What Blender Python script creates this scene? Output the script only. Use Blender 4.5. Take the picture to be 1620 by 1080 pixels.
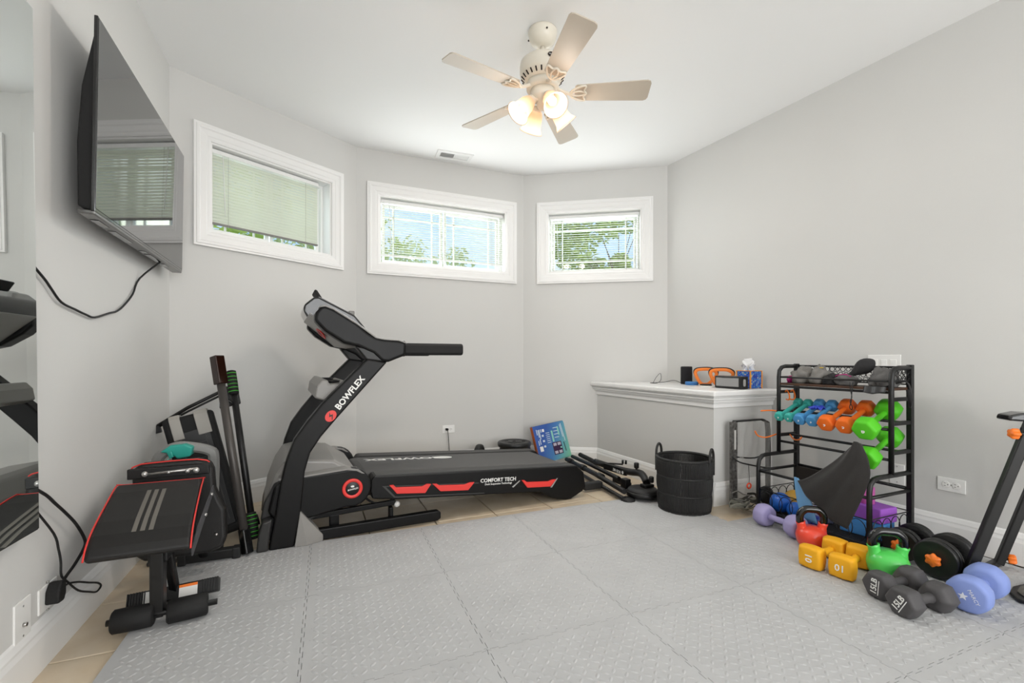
import bpy, bmesh, math, random
from mathutils import Vector, Matrix, noise
R = math.radians
random.seed(7)
for o in list(bpy.data.objects): bpy.data.objects.remove(o)
S = bpy.context.scene
COL = S.collection

# ---------------------------------------------------------------- camera
cd = bpy.data.cameras.new('camera'); cam = bpy.data.objects.new('camera', cd); COL.objects.link(cam)
cd.sensor_width = 36; cd.lens = 16.0; cd.shift_y = 27.5 / 1620; cd.clip_start = 0.02
cam.location = (0, 0, 1.0); cam.rotation_euler = (R(90), 0, R(-23.25)); S.camera = cam

# ---------------------------------------------------------------- sky, sun, daylight
W = bpy.data.worlds.new('sky'); S.world = W; W.use_nodes = True
nt = W.node_tree; nt.nodes.clear()
o_ = nt.nodes.new('ShaderNodeOutputWorld'); bg = nt.nodes.new('ShaderNodeBackground')
tc = nt.nodes.new('ShaderNodeTexCoord'); nz = nt.nodes.new('ShaderNodeTexNoise'); cr = nt.nodes.new('ShaderNodeValToRGB')
nz.inputs['Scale'].default_value = 3.0; nz.inputs['Detail'].default_value = 5
cr.color_ramp.elements[0].position = .35; cr.color_ramp.elements[0].color = (.42, .64, 1.0, 1)
cr.color_ramp.elements[1].position = .68; cr.color_ramp.elements[1].color = (.86, .93, 1.0, 1)
nt.links.new(tc.outputs['Generated'], nz.inputs['Vector']); nt.links.new(nz.outputs[0], cr.inputs[0])
nt.links.new(cr.outputs[0], bg.inputs[0]); nt.links.new(bg.outputs[0], o_.inputs[0])
bg.inputs[1].default_value = 1.12

def lamp(name, kind, loc, energy, color=(1, 1, 1), rot=(0, 0, 0), size=None, size_y=None, **kw):
    l = bpy.data.lights.new(name, kind); l.energy = energy; l.color = color
    if kind == 'AREA':
        l.shape = 'RECTANGLE'; l.size = size; l.size_y = size_y or size
    elif size is not None:
        l.shadow_soft_size = size
    for k, v in kw.items(): setattr(l, k, v)
    o = bpy.data.objects.new(name, l); COL.objects.link(o); o.location = loc; o.rotation_euler = rot
    return o
lamp('sun', 'SUN', (0, -5, 9), 2.2, (1, .95, .86), (R(42), 0, R(-20)), angle=R(1.0))
# added fill light behind the camera
lamp('rear_fill_light', 'AREA', (1.45, -2.70, 1.35), 116, (.97, .985, 1.0), (R(95), 0, 0), 3.4, 2.3)
# open sky standing before the three bay windows, outside the glass
lamp('bay_left_daylight', 'AREA', (-.262 - .23, 3.70 + .39, 2.25), 4.5, (.95, 1, .93), (R(-80), 0, R(30.4)), .9, .6)
lamp('back_daylight', 'AREA', (1.08, 4.50, 2.25), 22, (.95, .98, 1), (R(-80), 0, 0), 1.2, .6)
lamp('bay_right_daylight', 'AREA', (2.42 + .25, 3.67 + .38, 2.25), 18, (.95, .98, 1), (R(-80), 0, R(-33.2)), .9, .6)
# daylight that has come through the open blinds
lamp('back_blind_glow', 'AREA', (1.0825, 4.052, 2.115), 7.5, (.95, .98, 1), (R(-90), 0, 0), 1.14, .54)
lamp('bay_right_blind_glow', 'AREA', (2.43, 3.677, 2.115), 5, (.95, .98, 1), (R(-90), 0, R(-33.2)), .80, .54)

vs = S.view_settings
vs.view_transform = 'Standard'; vs.look = 'None'; vs.gamma = 1.0; vs.exposure = 0.11; vs.use_curve_mapping = False

# ---------------------------------------------------------------- helpers
def lin(c):
    if isinstance(c, str):
        c = c.lstrip('#'); c = [int(c[i:i + 2], 16) / 255 for i in (0, 2, 4)]
        c = [x / 12.92 if x <= .04045 else ((x + .055) / 1.055) ** 2.4 for x in c]
    return (c[0], c[1], c[2], 1)
MATS = {}
def M(name, col, rough=.5, metal=0.0, bump=None, var=None, coat=0.0, spec=.5, ior=None, sheen=0, trans=0, emit=None):
    """procedural material: var = (scale, other colour), bump = (scale, strength)"""
    if name in MATS: return MATS[name]
    m = bpy.data.materials.new(name); m.use_nodes = True; MATS[name] = m
    n = m.node_tree; b = n.nodes['Principled BSDF']
    b.inputs['Base Color'].default_value = lin(col); b.inputs['Roughness'].default_value = rough
    b.inputs['Metallic'].default_value = metal; b.inputs['Specular IOR Level'].default_value = spec
    b.inputs['Coat Weight'].default_value = coat
    if ior: b.inputs['IOR'].default_value = ior
    if sheen: b.inputs['Sheen Weight'].default_value = sheen
    if trans: b.inputs['Transmission Weight'].default_value = trans
    if emit:
        b.inputs['Emission Color'].default_value = lin(emit[0]); b.inputs['Emission Strength'].default_value = emit[1]
    if var or bump:
        t = n.nodes.new('ShaderNodeTexCoord')
        if var:
            x = n.nodes.new('ShaderNodeTexNoise'); x.inputs['Scale'].default_value = var[0]; x.inputs['Detail'].default_value = 6
            r = n.nodes.new('ShaderNodeValToRGB'); r.color_ramp.elements[0].position = .3; r.color_ramp.elements[1].position = .7
            r.color_ramp.elements[0].color = lin(col); r.color_ramp.elements[1].color = lin(var[1])
            n.links.new(t.outputs['Object'], x.inputs['Vector']); n.links.new(x.outputs[0], r.inputs[0]); n.links.new(r.outputs[0], b.inputs['Base Color'])
        if bump:
            x = n.nodes.new('ShaderNodeTexNoise'); x.inputs['Scale'].default_value = bump[0]; x.inputs['Detail'].default_value = 4
            u = n.nodes.new('ShaderNodeBump'); u.inputs['Strength'].default_value = bump[1]; u.inputs['Distance'].default_value = .01
            n.links.new(t.outputs['Object'], x.inputs['Vector']); n.links.new(x.outputs[0], u.inputs['Height']); n.links.new(u.outputs[0], b.inputs['Normal'])
    return m

def catmull(pts, n=6, closed=False):
    P = [Vector(p) for p in pts]; out = []; k = len(P)
    rng = range(k if closed else k - 1)
    for i in rng:
        if closed: a, b, c, d = P[(i - 1) % k], P[i], P[(i + 1) % k], P[(i + 2) % k]
        else: a, b, c, d = P[max(i - 1, 0)], P[i], P[i + 1], P[min(i + 2, k - 1)]
        for j in range(n):
            t = j / n
            out.append(.5 * ((2 * b) + (c - a) * t + (2 * a - 5 * b + 4 * c - d) * t * t + (3 * b - a - 3 * c + d) * t ** 3))
    if not closed: out.append(P[-1])
    return out

def axis_matrix(p0, p1):
    d = (Vector(p1) - Vector(p0)); z = d.normalized()
    x = Vector((0, 0, 1)).cross(z)
    if x.length < 1e-4: x = Vector((1, 0, 0))
    x.normalize(); y = z.cross(x)
    m = Matrix((x, y, z)).transposed().to_4x4(); m.translation = Vector(p0)
    return m, d.length

class MB:
    """collects shapes for ONE mesh object"""
    def __init__(s): s.v = []; s.f = []; s.s = []
    def add(s, vs, fs, smooth=False, X=None):
        b = len(s.v)
        s.v += [tuple(X @ Vector(v)) if X is not None else tuple(v) for v in vs]
        s.f += [tuple(i + b for i in f) for f in fs]; s.s += [smooth] * len(fs)
        return s
    def box(s, c, d, X=None):
        x, y, z = (k / 2 for k in d)
        v = [(c[0] + i * x, c[1] + j * y, c[2] + k * z) for i in (-1, 1) for j in (-1, 1) for k in (-1, 1)]
        return s.add(v, [(0, 1, 3, 2), (4, 6, 7, 5), (0, 4, 5, 1), (2, 3, 7, 6), (0, 2, 6, 4), (1, 5, 7, 3)], False, X)
    def prism(s, poly, a, b, plane='xz', X=None, smooth=False):
        def pt(p, w): return {'xz': (p[0], w, p[1]), 'xy': (p[0], p[1], w), 'yz': (w, p[0], p[1])}[plane]
        n = len(poly); v = [pt(p, a) for p in poly] + [pt(p, b) for p in poly]
        ar = sum(poly[i][0] * poly[(i + 1) % n][1] - poly[(i + 1) % n][0] * poly[i][1] for i in range(n))
        f = [tuple(range(n - 1, -1, -1)), tuple(range(n, 2 * n))]
        f += [(i, (i + 1) % n, n + (i + 1) % n, n + i) for i in range(n)]
        s.add(v, f[:2], False, X); b0 = len(s.v) - 2 * n
        s.f += [tuple(i + b0 for i in q) for q in f[2:]]; s.s += [smooth] * n
        return s
    def lathe(s, prof, seg=24, X=None, rf=None, smooth=True, sharp=False):
        v = []; f = []; n = len(prof)
        for r, z in prof:
            for k in range(seg):
                a = 2 * math.pi * k / seg; q = r * (rf(a) if rf else 1)
                v.append((q * math.cos(a), q * math.sin(a), z))
        for i in range(n - 1):
            for k in range(seg):
                f.append((i * seg + k, i * seg + (k + 1) % seg, (i + 1) * seg + (k + 1) % seg, (i + 1) * seg + k))
        s.add(v, f, smooth, X)
        b = len(s.v) - n * seg
        if prof[0][0] > 1e-6: s.f.append(tuple(b + k for k in range(seg - 1, -1, -1))); s.s.append(False)
        if prof[-1][0] > 1e-6: s.f.append(tuple(b + (n - 1) * seg + k for k in range(seg))); s.s.append(False)
        return s
    def cyl(s, p0, p1, r, seg=12, r2=None, smooth=True):
        m, L = axis_matrix(p0, p1)
        return s.lathe([(r, 0), (r if r2 is None else r2, L)], seg, m, smooth=smooth)
    def tube(s, pts, r, seg=8, closed=False, n=0, flat=None):
        """round tube (or a strap when flat=(half width, half thickness)) along a path"""
        P = catmull(pts, n, closed) if n else [Vector(p) for p in pts]
        k = len(P); v = []; f = []; ref = Vector((0, 0, 1)); prev = None
        for i in range(k):
            t = (P[(i + 1) % k] - P[i - 1]) if (closed or 0 < i < k - 1) else (P[1] - P[0] if i == 0 else P[-1] - P[-2])
            t.normalize()
            if prev is None:
                x = ref.cross(t)
                if x.length < .05: x = Vector((1, 0, 0)).cross(t)
            else:
                x = prev - t * prev.dot(t)
            x.normalize(); prev = x; y = t.cross(x)
            rr = r[i] if isinstance(r, (list, tuple)) else r
            for j in range(seg):
                a = 2 * math.pi * (j + .5) / seg
                if flat: v.append(P[i] + x * (flat[0] * max(-1, min(1, 1.42 * math.cos(a)))) + y * (flat[1] * max(-1, min(1, 1.42 * math.sin(a)))))
                else: v.append(P[i] + x * rr * math.cos(a) + y * rr * math.sin(a))
        for i in range(k if closed else k - 1):
            for j in range(seg):
                a, b2 = i, (i + 1) % k
                f.append((a * seg + j, a * seg + (j + 1) % seg, b2 * seg + (j + 1) % seg, b2 * seg + j))
        s.add(v, f, flat is None)
        if not closed:
            b = len(s.v) - k * seg
            s.f += [tuple(b + j for j in range(seg - 1, -1, -1)), tuple(b + (k - 1) * seg + j for j in range(seg))]; s.s += [False] * 2
        return s
    def ball(s, c, r, seg=20, rings=12, fn=None):
        r = (r, r, r) if not isinstance(r, (tuple, list)) else r
        v = [(0, 0, -1)]
        for i in range(1, rings):
            a = -math.pi / 2 + math.pi * i / rings
            v += [(math.cos(a) * math.cos(2 * math.pi * k / seg), math.cos(a) * math.sin(2 * math.pi * k / seg), math.sin(a)) for k in range(seg)]
        v.append((0, 0, 1)); L = len(v) - 1
        f = [(0, 1 + (k + 1) % seg, 1 + k) for k in range(seg)]
        for i in range(rings - 2):
            f += [(1 + i * seg + k, 1 + i * seg + (k + 1) % seg, 1 + (i + 1) * seg + (k + 1) % seg, 1 + (i + 1) * seg + k) for k in range(seg)]
        f += [(L, 1 + (rings - 2) * seg + k, 1 + (rings - 2) * seg + (k + 1) % seg) for k in range(seg)]
        if fn: v = [fn(Vector(p)) for p in v]
        return s.add([(c[0] + p[0] * r[0], c[1] + p[1] * r[1], c[2] + p[2] * r[2]) for p in v], f, True)
    def grid(s, fn, nu, nv, smooth=True):
        v = [fn(i / nu, j / nv) for j in range(nv + 1) for i in range(nu + 1)]
        f = [(j * (nu + 1) + i, j * (nu + 1) + i + 1, (j + 1) * (nu + 1) + i + 1, (j + 1) * (nu + 1) + i) for j in range(nv) for i in range(nu)]
        return s.add(v, f, smooth)
    def build(s, name, mat, parent=None, bevel=0, seg=2, solid=0, sub=0, off=None, autosmooth=None):
        me = bpy.data.meshes.new(name)
        vv = s.v if off is None else [(a - off[0], b - off[1], c - off[2]) for a, b, c in s.v]
        me.from_pydata(vv, [], s.f); me.polygons.foreach_set('use_smooth', s.s)
        bm = bmesh.new(); bm.from_mesh(me); bmesh.ops.recalc_face_normals(bm, faces=bm.faces); bm.to_mesh(me); bm.free()
        if autosmooth: me.shade_smooth(); me.set_sharp_from_angle(angle=R(autosmooth))
        me.materials.append(mat); me.update()
        o = bpy.data.objects.new(name, me); COL.objects.link(o)
        if parent is not None: o.parent = parent
        if solid:
            q = o.modifiers.new('solid', 'SOLIDIFY'); q.thickness = solid; q.offset = 0
        if sub:
            q = o.modifiers.new('sub', 'SUBSURF'); q.levels = sub; q.render_levels = sub
        if bevel:
            q = o.modifiers.new('bevel', 'BEVEL'); q.width = bevel; q.segments = seg; q.limit_method = 'ANGLE'; q.angle_limit = R(35)
        return o
def mesh_obj(name, me, parent=None):
    o = bpy.data.objects.new(name, me); COL.objects.link(o)
    if parent is not None: o.parent = parent
    return o
def tag(o, label, cat, group=None):
    o['label'] = label; o['category'] = cat
    if group: o['group'] = group
    return o
def struct(o): o['kind'] = 'structure'; return o
def empty(name, loc=(0, 0, 0), rz=0, rot=None):
    o = bpy.data.objects.new(name, None); COL.objects.link(o); o.empty_display_size = .1
    o.location = loc; o.rotation_euler = rot or (0, 0, rz)
    return o
def thing(name, label, cat, loc=(0, 0, 0), rz=0, group=None, rot=None):
    return tag(empty(name, loc, rz, rot), label, cat, group)
def copy_tree(o, parent=None):
    c = o.copy(); COL.objects.link(c); c.parent = parent
    for ch in list(o.children): copy_tree(ch, c)
    return c
def plate(s, c, w, h, t, X=None): return s.box(c, (w, h, t), X)
def text(name, body, size, mat, parent, X, extrude=.0004, bold=0.0, align='CENTER', shear=0):
    """lettering as a thin mesh, X places the text plane (x right, y up, z out of the surface)"""
    cu = bpy.data.curves.new(name, 'FONT'); cu.body = body; cu.size = size; cu.extrude = extrude; cu.offset = bold
    cu.align_x = align; cu.align_y = 'CENTER'; cu.resolution_u = 2; cu.shear = shear
    t = bpy.data.objects.new(name + '_curve', cu); COL.objects.link(t)
    dg = bpy.context.evaluated_depsgraph_get(); me = bpy.data.meshes.new_from_object(t.evaluated_get(dg))
    bpy.data.objects.remove(t)
    me.transform(X); me.name = name; me.materials.clear(); me.materials.append(mat)
    return mesh_obj(name, me, parent)
def frame3(o, x, y):
    x = Vector(x).normalized(); y = Vector(y); y = (y - x * y.dot(x)).normalized(); z = x.cross(y)
    m = Matrix((x, y, z)).transposed().to_4x4(); m.translation = Vector(o)
    return m
def rect_loft(mb, x0, x1, z0, z1, prof):
    """sweep profile [(outset from the opening, protrusion towards -y)] round a rectangle, mitred"""
    n = len(prof); v = []
    for d, p in prof:
        v += [(x0 - d, -p, z0 - d), (x1 + d, -p, z0 - d), (x1 + d, -p, z1 + d), (x0 - d, -p, z1 + d)]
    f = [(i * 4 + k, i * 4 + (k + 1) % 4, (i + 1) * 4 + (k + 1) % 4, (i + 1) * 4 + k) for i in range(n - 1) for k in range(4)]
    return mb.add(v, f)
# ---------------------------------------------------------------- materials
WALL = M('wall_paint', '#d3d2cf', .85, bump=(260, .06), var=(1.3, '#d6d5d2'), spec=.25)
CEIL = M('ceiling_paint', '#f8f8f7', .9, bump=(220, .05), spec=.2)
WHITE = M('white_trim', '#efeeec', .35, bump=(60, .03))
VINYL = M('white_vinyl', '#f2f2f0', .4)
TILE = M('tan_tile', '#dccdb6', .35, var=(7, '#cdb99c'), bump=(30, .08))
GROUT = M('grout', '#a89a88', .9, var=(60, '#9a8d7c'))
FOAM = M('grey_foam', '#b2b2b2', .7, var=(5, '#b9b9b9'), bump=(600, .12), spec=.3)
def scuffs(m):
    n = m.node_tree; b = n.nodes['Principled BSDF']; src = b.inputs['Base Color'].links[0].from_socket
    t = n.nodes.new('ShaderNodeNewGeometry'); v = n.nodes.new('ShaderNodeMapping'); v.inputs['Scale'].default_value = (1, 2.2, 1); v.inputs['Rotation'].default_value = (0, 0, .7)
    x = n.nodes.new('ShaderNodeTexNoise'); x.inputs['Scale'].default_value = 62; x.inputs['Detail'].default_value = 3
    y = n.nodes.new('ShaderNodeTexNoise'); y.inputs['Scale'].default_value = 2.1
    r = n.nodes.new('ShaderNodeValToRGB'); r.color_ramp.elements[0].position = .70; r.color_ramp.elements[1].position = .76
    r2 = n.nodes.new('ShaderNodeValToRGB'); r2.color_ramp.elements[0].position = .48; r2.color_ramp.elements[1].position = .62
    q = n.nodes.new('ShaderNodeMath'); q.operation = 'MULTIPLY'; mx = n.nodes.new('ShaderNodeMixRGB'); mx.inputs[2].default_value = lin('#4a4744')
    n.links.new(t.outputs['Position'], v.inputs[0]); n.links.new(v.outputs[0], x.inputs['Vector']); n.links.new(t.outputs['Position'], y.inputs['Vector'])
    n.links.new(x.outputs[0], r.inputs[0]); n.links.new(y.outputs[0], r2.inputs[0]); n.links.new(r.outputs[0], q.inputs[0]); n.links.new(r2.outputs[0], q.inputs[1])
    n.links.new(q.outputs[0], mx.inputs[0]); n.links.new(src, mx.inputs[1]); n.links.new(mx.outputs[0], b.inputs['Base Color'])
scuffs(FOAM)
BLACK = M('black_satin', '#0e0d0d', .42, bump=(120, .03))
BLACKM = M('black_matte', '#100f0f', .75, bump=(300, .1))
GLOSSB = M('black_gloss', '#0b0b0c', .12, coat=.4)
RUBBER = M('black_rubber', '#121212', .6, bump=(400, .08))
VINB = M('black_vinyl', '#171514', .5, bump=(500, .15))
GREYP = M('grey_plastic', '#7d7b77', .4)
DGREY = M('dark_grey', '#3a3938', .5)
SILVER = M('silver', '#c9c8c5', .28, .7)
STEEL = M('steel', '#b0aeab', .3, 1)
RED = M('red', '#e63a34', .4)
ORANGE = M('orange', '#f67c26', .45)
PRINT = M('white_print', '#f1f0ec', .6)

# ---------------------------------------------------------------- room
CH = 2.79
P1, P2, P3, P4 = Vector((-.826, 3.38)), Vector((.31, 4.047)), Vector((1.86, 4.047)), Vector((2.99, 3.308))
YR = -2.8
P5 = Vector((2.99 + (3.308 - YR) * math.tan(R(3.8)), YR)); P0 = Vector((-.826, YR))
def wall(name, A, B, hole=None, e0=.12, e1=.12, mat=None, top=CH):
    """wall from A to B (left to right seen from the room); local x along it, y outwards"""
    t = B - A; L = t.length; rz = math.atan2(t.y, t.x); T = .16; mb = MB()
    x0, x1 = -e0, L + e1
    if hole:
        a, b, c, d = hole
        v = []
        for y in (0, T):
            v += [(x0, y, 0), (x1, y, 0), (x1, y, top), (x0, y, top), (a, y, c), (b, y, c), (b, y, d), (a, y, d)]
        f = [(k, (k + 1) % 4, 4 + (k + 1) % 4, 4 + k) for k in range(4)]
        f = f + [tuple(8 + i for i in reversed(q)) for q in f]
        f += [(4 + k, 4 + (k + 1) % 4, 12 + (k + 1) % 4, 12 + k) for k in range(4)]
        f += [(k, 8 + k, 8 + (k + 1) % 4, (k + 1) % 4) for k in range(4)]
        mb.add(v, f)
    else: mb.box(((x0 + x1) / 2, T / 2, top / 2), (x1 - x0, T, top))
    o = struct(mb.build(name, mat or WALL)); o.location = (A.x, A.y, 0); o.rotation_euler[2] = rz
    return o, L, rz
Z0, Z1 = 1.825, 2.41            # window openings
wA = wall('wall_bay_left', P1, P2, (.222, 1.083, Z0, Z1))
wC = wall('wall_back', P2, P3, (.185, 1.370, Z0, Z1))
wB = wall('wall_bay_right', P3, P4, (.235, 1.120, Z0, Z1))
wall('wall_left', P0, P1, e1=0); wall('wall_right', P4, P5, e0=0); wall('wall_rear', P5, P0)

flo = MB().box((1.2, .6, -.06), (4.9, 7.0, .10)).build('floor', GROUT); struct(flo)
cp = [(-1.0, -3.0), (3.6, -3.0), (3.2, 3.4), (1.93, 4.2), (.24, 4.2), (-1.0, 3.45)]
struct(MB().prism(cp, CH, CH + .12, 'xy').build('ceiling', CEIL))
# floor tiles where the foam mat leaves them in view
tm = MB().box((0, 0, -.005), (.384, .384, .010)).build('tile', TILE, bevel=.002, seg=1).data
bpy.data.objects.remove(bpy.data.objects['tile'])
for i in range(-3, 7):
    for j in range(-4, 3):
        x, y = .475 + .39 * i, 3.335 + .39 * j
        if y < 2.35 and x > -.25 and not (x > 2.1 and y > 1.9): continue
        k = Vector((x, y))
        if x < -.86 or y > 4.2 or x > 2.85: continue
        mesh_obj('tile', tm, flo).location = (x, y, 0)
for ti in flo.children:
    q = ti.modifiers.new('bevel', 'BEVEL'); q.width = .002; q.segments = 1

BP = [(0, 0), (.018, 0), (.018, .108), (.015, .118), (.0135, .124), (.0135, .132), (.010, .140), (.006, .150), (0, .157)]
def baseboard(name, A, B, e0=0, e1=0):
    t = B - A; L = t.length
    mb = MB().prism([(-p, z) for p, z in BP], -e0, L + e1, 'yz')
    o = struct(mb.build(name, WHITE)); o.location = (A.x, A.y, 0); o.rotation_euler[2] = math.atan2(t.y, t.x)
    return o
HW0, HW1 = Vector((2.455, 3.655)), Vector((2.485, 2.305))
HW2 = Vector((2.99 + (3.308 - 2.305) * .0664, 2.305))
baseboard('baseboard_left', P0, P1); baseboard('baseboard_bay_left', P1, P2); baseboard('baseboard_back', P2, P3)
baseboard('baseboard_bay_right', P3, HW0); baseboard('baseboard_half_front', HW0, HW1, 0, .018)
baseboard('baseboard_half_side', HW1, HW2, .018); baseboard('baseboard_right', HW2, P5)

# half wall with a moulded ledge
hw = [tuple(HW0), tuple(HW1), tuple(HW2), (2.995, 3.31)]
hwo = struct(MB().prism(hw, 0, .70, 'xy').build('wall_half', WALL))
def ledge_layer(d, za, zb):
    return [(HW0.x - d, HW0.y + d * .3 + .02), (HW1.x - d, HW1.y - d), (HW2.x + .002, HW2.y - d), (2.995, 3.31)], za, zb
tr = empty('trim_ledge'); struct(tr)
for nm, d, za, zb in [('fascia', .012, .665, .695), ('bead', .020, .695, .703), ('cove', .026, .703, .720), ('lower_bead', .040, .720, .734), ('neck', .034, .734, .745), ('cap', .060, .745, .785)]:
    p, a, b = ledge_layer(d, za, zb)
    MB().prism(p, a, b, 'xy').build(nm, WHITE, tr, bevel=.004 if d < .05 else .012, seg=3)

# ---------------------------------------------------------------- windows and blinds
GLASS = bpy.data.materials.new('window_glass'); GLASS.use_nodes = True
g = GLASS.node_tree; g.nodes.clear()
go = g.nodes.new('ShaderNodeOutputMaterial'); gm = g.nodes.new('ShaderNodeMixShader'); gt = g.nodes.new('ShaderNodeBsdfTransparent'); gg = g.nodes.new('ShaderNodeBsdfGlossy')
gt.inputs[0].default_value = (.96, .98, .97, 1); gg.inputs['Roughness'].default_value = .02; gm.inputs[0].default_value = .05
g.links.new(gt.outputs[0], gm.inputs[1]); g.links.new(gg.outputs[0], gm.inputs[2]); g.links.new(gm.outputs[0], go.inputs[0])
SLAT = bpy.data.materials.new('blind_slat'); SLAT.use_nodes = True
g = SLAT.node_tree; b_ = g.nodes['Principled BSDF']; b_.inputs['Base Color'].default_value = lin('#e9ebe4'); b_.inputs['Roughness'].default_value = .5
tl = g.nodes.new('ShaderNodeBsdfTranslucent'); tl.inputs[0].default_value = lin('#e6ebd8'); ms = g.nodes.new('ShaderNodeMixShader'); ms.inputs[0].default_value = .35
g.links.new(b_.outputs[0], ms.inputs[1]); g.links.new(tl.outputs[0], ms.inputs[2]); g.links.new(ms.outputs[0], g.nodes['Material Output'].inputs[0])

CAS = [(0, 0), (0, .012), (.010, .016), (.022, .016), (.030, .020), (.062, .022), (.070, .028), (.084, .028), (.088, .024), (.100, .024), (.100, 0)]
def window(name, w, hole, parts, grille):
    o, L, rz = w; a, b, c, d = hole
    e = struct(empty(name, o.location, rz))
    rect_loft(MB(), a, b, c, d, CAS).build('casing', WHITE, e)
    # liner of the opening
    T = .15
    rect_loft(MB(), a, b, c, d, [(0, .001), (-.012, .001), (-.012, -T), (0, -T), (0, .001)]).build('jamb', WHITE, e)
    i = .012; fa, fb, fc, fd = a + i, b - i, c + i, d - i
    ym = .125
    rect_loft(MB(), fa, fb, fc, fd, [(0, -ym + .025), (-.016, -ym + .025), (-.020, -ym + .01), (-.020, -ym - .02), (0, -ym - .02), (0, -ym + .025)]).build('window_frame', VINYL, e)
    n = parts; wid = (fb - fa - .040) / n
    for k in range(n):
        x0 = fa + .020 + k * wid; x1 = x0 + wid; z0, z1 = fc + .020, fd - .020; y = ym + (.0 if k == 0 else .006)
        s = rect_loft(MB(), x0 + .03, x1 - .03, z0 + .022, z1 - .03, [(0, -y - .012), (0, -y + .010), (.006, -y + .014), (.022, -y + .014), (.022, -y - .012), (0, -y - .012)]).build('sash', VINYL, e)
        MB().box(((x0 + x1) / 2, y, (z0 + z1) / 2), (wid - .056, .004, z1 - z0 - .056)).build('pane', GLASS, s)
        gx0, gx1, gz0, gz1 = x0 + .03, x1 - .03, z0 + .022, z1 - .03
        for gx in ((gx0 + .075, gx1 - .075) if grille else ()):
            MB().box((gx, y, (gz0 + gz1) / 2), (.012, .010, gz1 - gz0)).build('grille_bar', VINYL, s)
        for gz in ((gz1 - .085,) if grille == 1 else (gz0 + .07, gz1 - .085) if grille else ()):
            MB().box(((gx0 + gx1) / 2, y, gz), (gx1 - gx0, .010, .012)).build('grille_bar', VINYL, s)
    MB().box(((fa + fb) / 2 - .1, ym - .03, fc + .008), (.05, .02, .016)).build('latch', STEEL, e, bevel=.003)
    return e
window('window_1', wA, (.222, 1.083, Z0, Z1), 2, 1)
window('window_2', wC, (.185, 1.370, Z0, Z1), 2, 1)
window('window_3', wB, (.235, 1.120, Z0, Z1), 1, 2)
CORD = M('blind_cord', '#b9b9b2', .8)
def blind(label, w, x0, x1, ztop, zbot, tilt, pitch=.0205):
    o, L, rz = w; y = .055
    T = thing('window_blind', label, 'blind', o.location, rz, 'white slatted window blinds')
    MB().box(((x0 + x1) / 2, y, ztop - .014), (x1 - x0, .034, .028)).build('headrail', VINYL, T, bevel=.003)
    n = int((ztop - .034 - zbot) / pitch); hw_ = .0125; sm = MB()
    pts = [(-hw_, 0), (-hw_ * .5, .0022), (0, .003), (hw_ * .5, .0022), (hw_, 0)]
    pts = pts + [(a, b - .0007) for a, b in reversed(pts)]
    c, s = math.cos(tilt), math.sin(tilt)
    poly = [(a * c - b * s, a * s + b * c) for a, b in pts]
    first = None
    for k in range(n):
        z = zbot + .018 + k * pitch
        if first is None:
            first = MB().prism(poly, x0 + .004, x1 - .004, 'yz').build('slat', SLAT, T); q = first
        else: q = mesh_obj('slat', first.data, T)
        q.location = (0, y, z)
    MB().box(((x0 + x1) / 2, y, zbot + .005), (x1 - x0 - .008, .024, .012)).build('bottom_rail', GREYP if tilt > .8 else VINYL, T, bevel=.003)
    for f in ((.14, .86) if x1 - x0 < 1 else (.1, .5, .9)):
        xx = x0 + (x1 - x0) * f
        for yy in (y - .0135, y + .0135): MB().cyl((xx, yy, zbot), (xx, yy, ztop - .02), .0009, 5).build('ladder_cord', CORD, T)
    MB().cyl((x0 + .07, y - .022, ztop - .03), (x0 + .085, y - .022, zbot + .06), .0028, 6).build('tilt_wand', VINYL, T)
    return T
blind('nearly closed blind in the window beside the television', wA, .240, 1.000, 2.39, 1.895, R(66))
blind('open blind in the wide middle window facing the treadmill', wC, .205, 1.350, 2.39, 1.900, R(24))
blind('open blind in the right window before the green tree', wB, .253, 1.102, 2.39, 1.845, R(6), .0215)

# ---------------------------------------------------------------- outside
LAWN = M('lawn', '#7f9a4e', .9, var=(9, '#6a8743'))
struct(MB().box((1.0, 19.5, 1.42), (60, 30, .1)).build('ground_lawn', LAWN))
BARK = M('bark', '#5b4a3b', .9, bump=(40, .4))
def leafmat(n, c1, c2):
    m = M(n, c1, .55, var=(2.2, c2)); g = m.node_tree; b = g.nodes['Principled BSDF']
    t = g.nodes.new('ShaderNodeBsdfTranslucent'); t.inputs[0].default_value = lin(c2); x = g.nodes.new('ShaderNodeMixShader'); x.inputs[0].default_value = .45
    g.links.new(b.outputs[0], x.inputs[1]); g.links.new(t.outputs[0], x.inputs[2]); g.links.new(x.outputs[0], g.nodes['Material Output'].inputs[0])
    return m
LEAF = leafmat('leaf_green', '#93ad4a', '#b9cb63'); LEAF2 = leafmat('leaf_dark', '#6f8d5a', '#9db27c'); LEAF3 = leafmat('leaf_pale', '#a9b98a', '#cbd39a')
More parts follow.
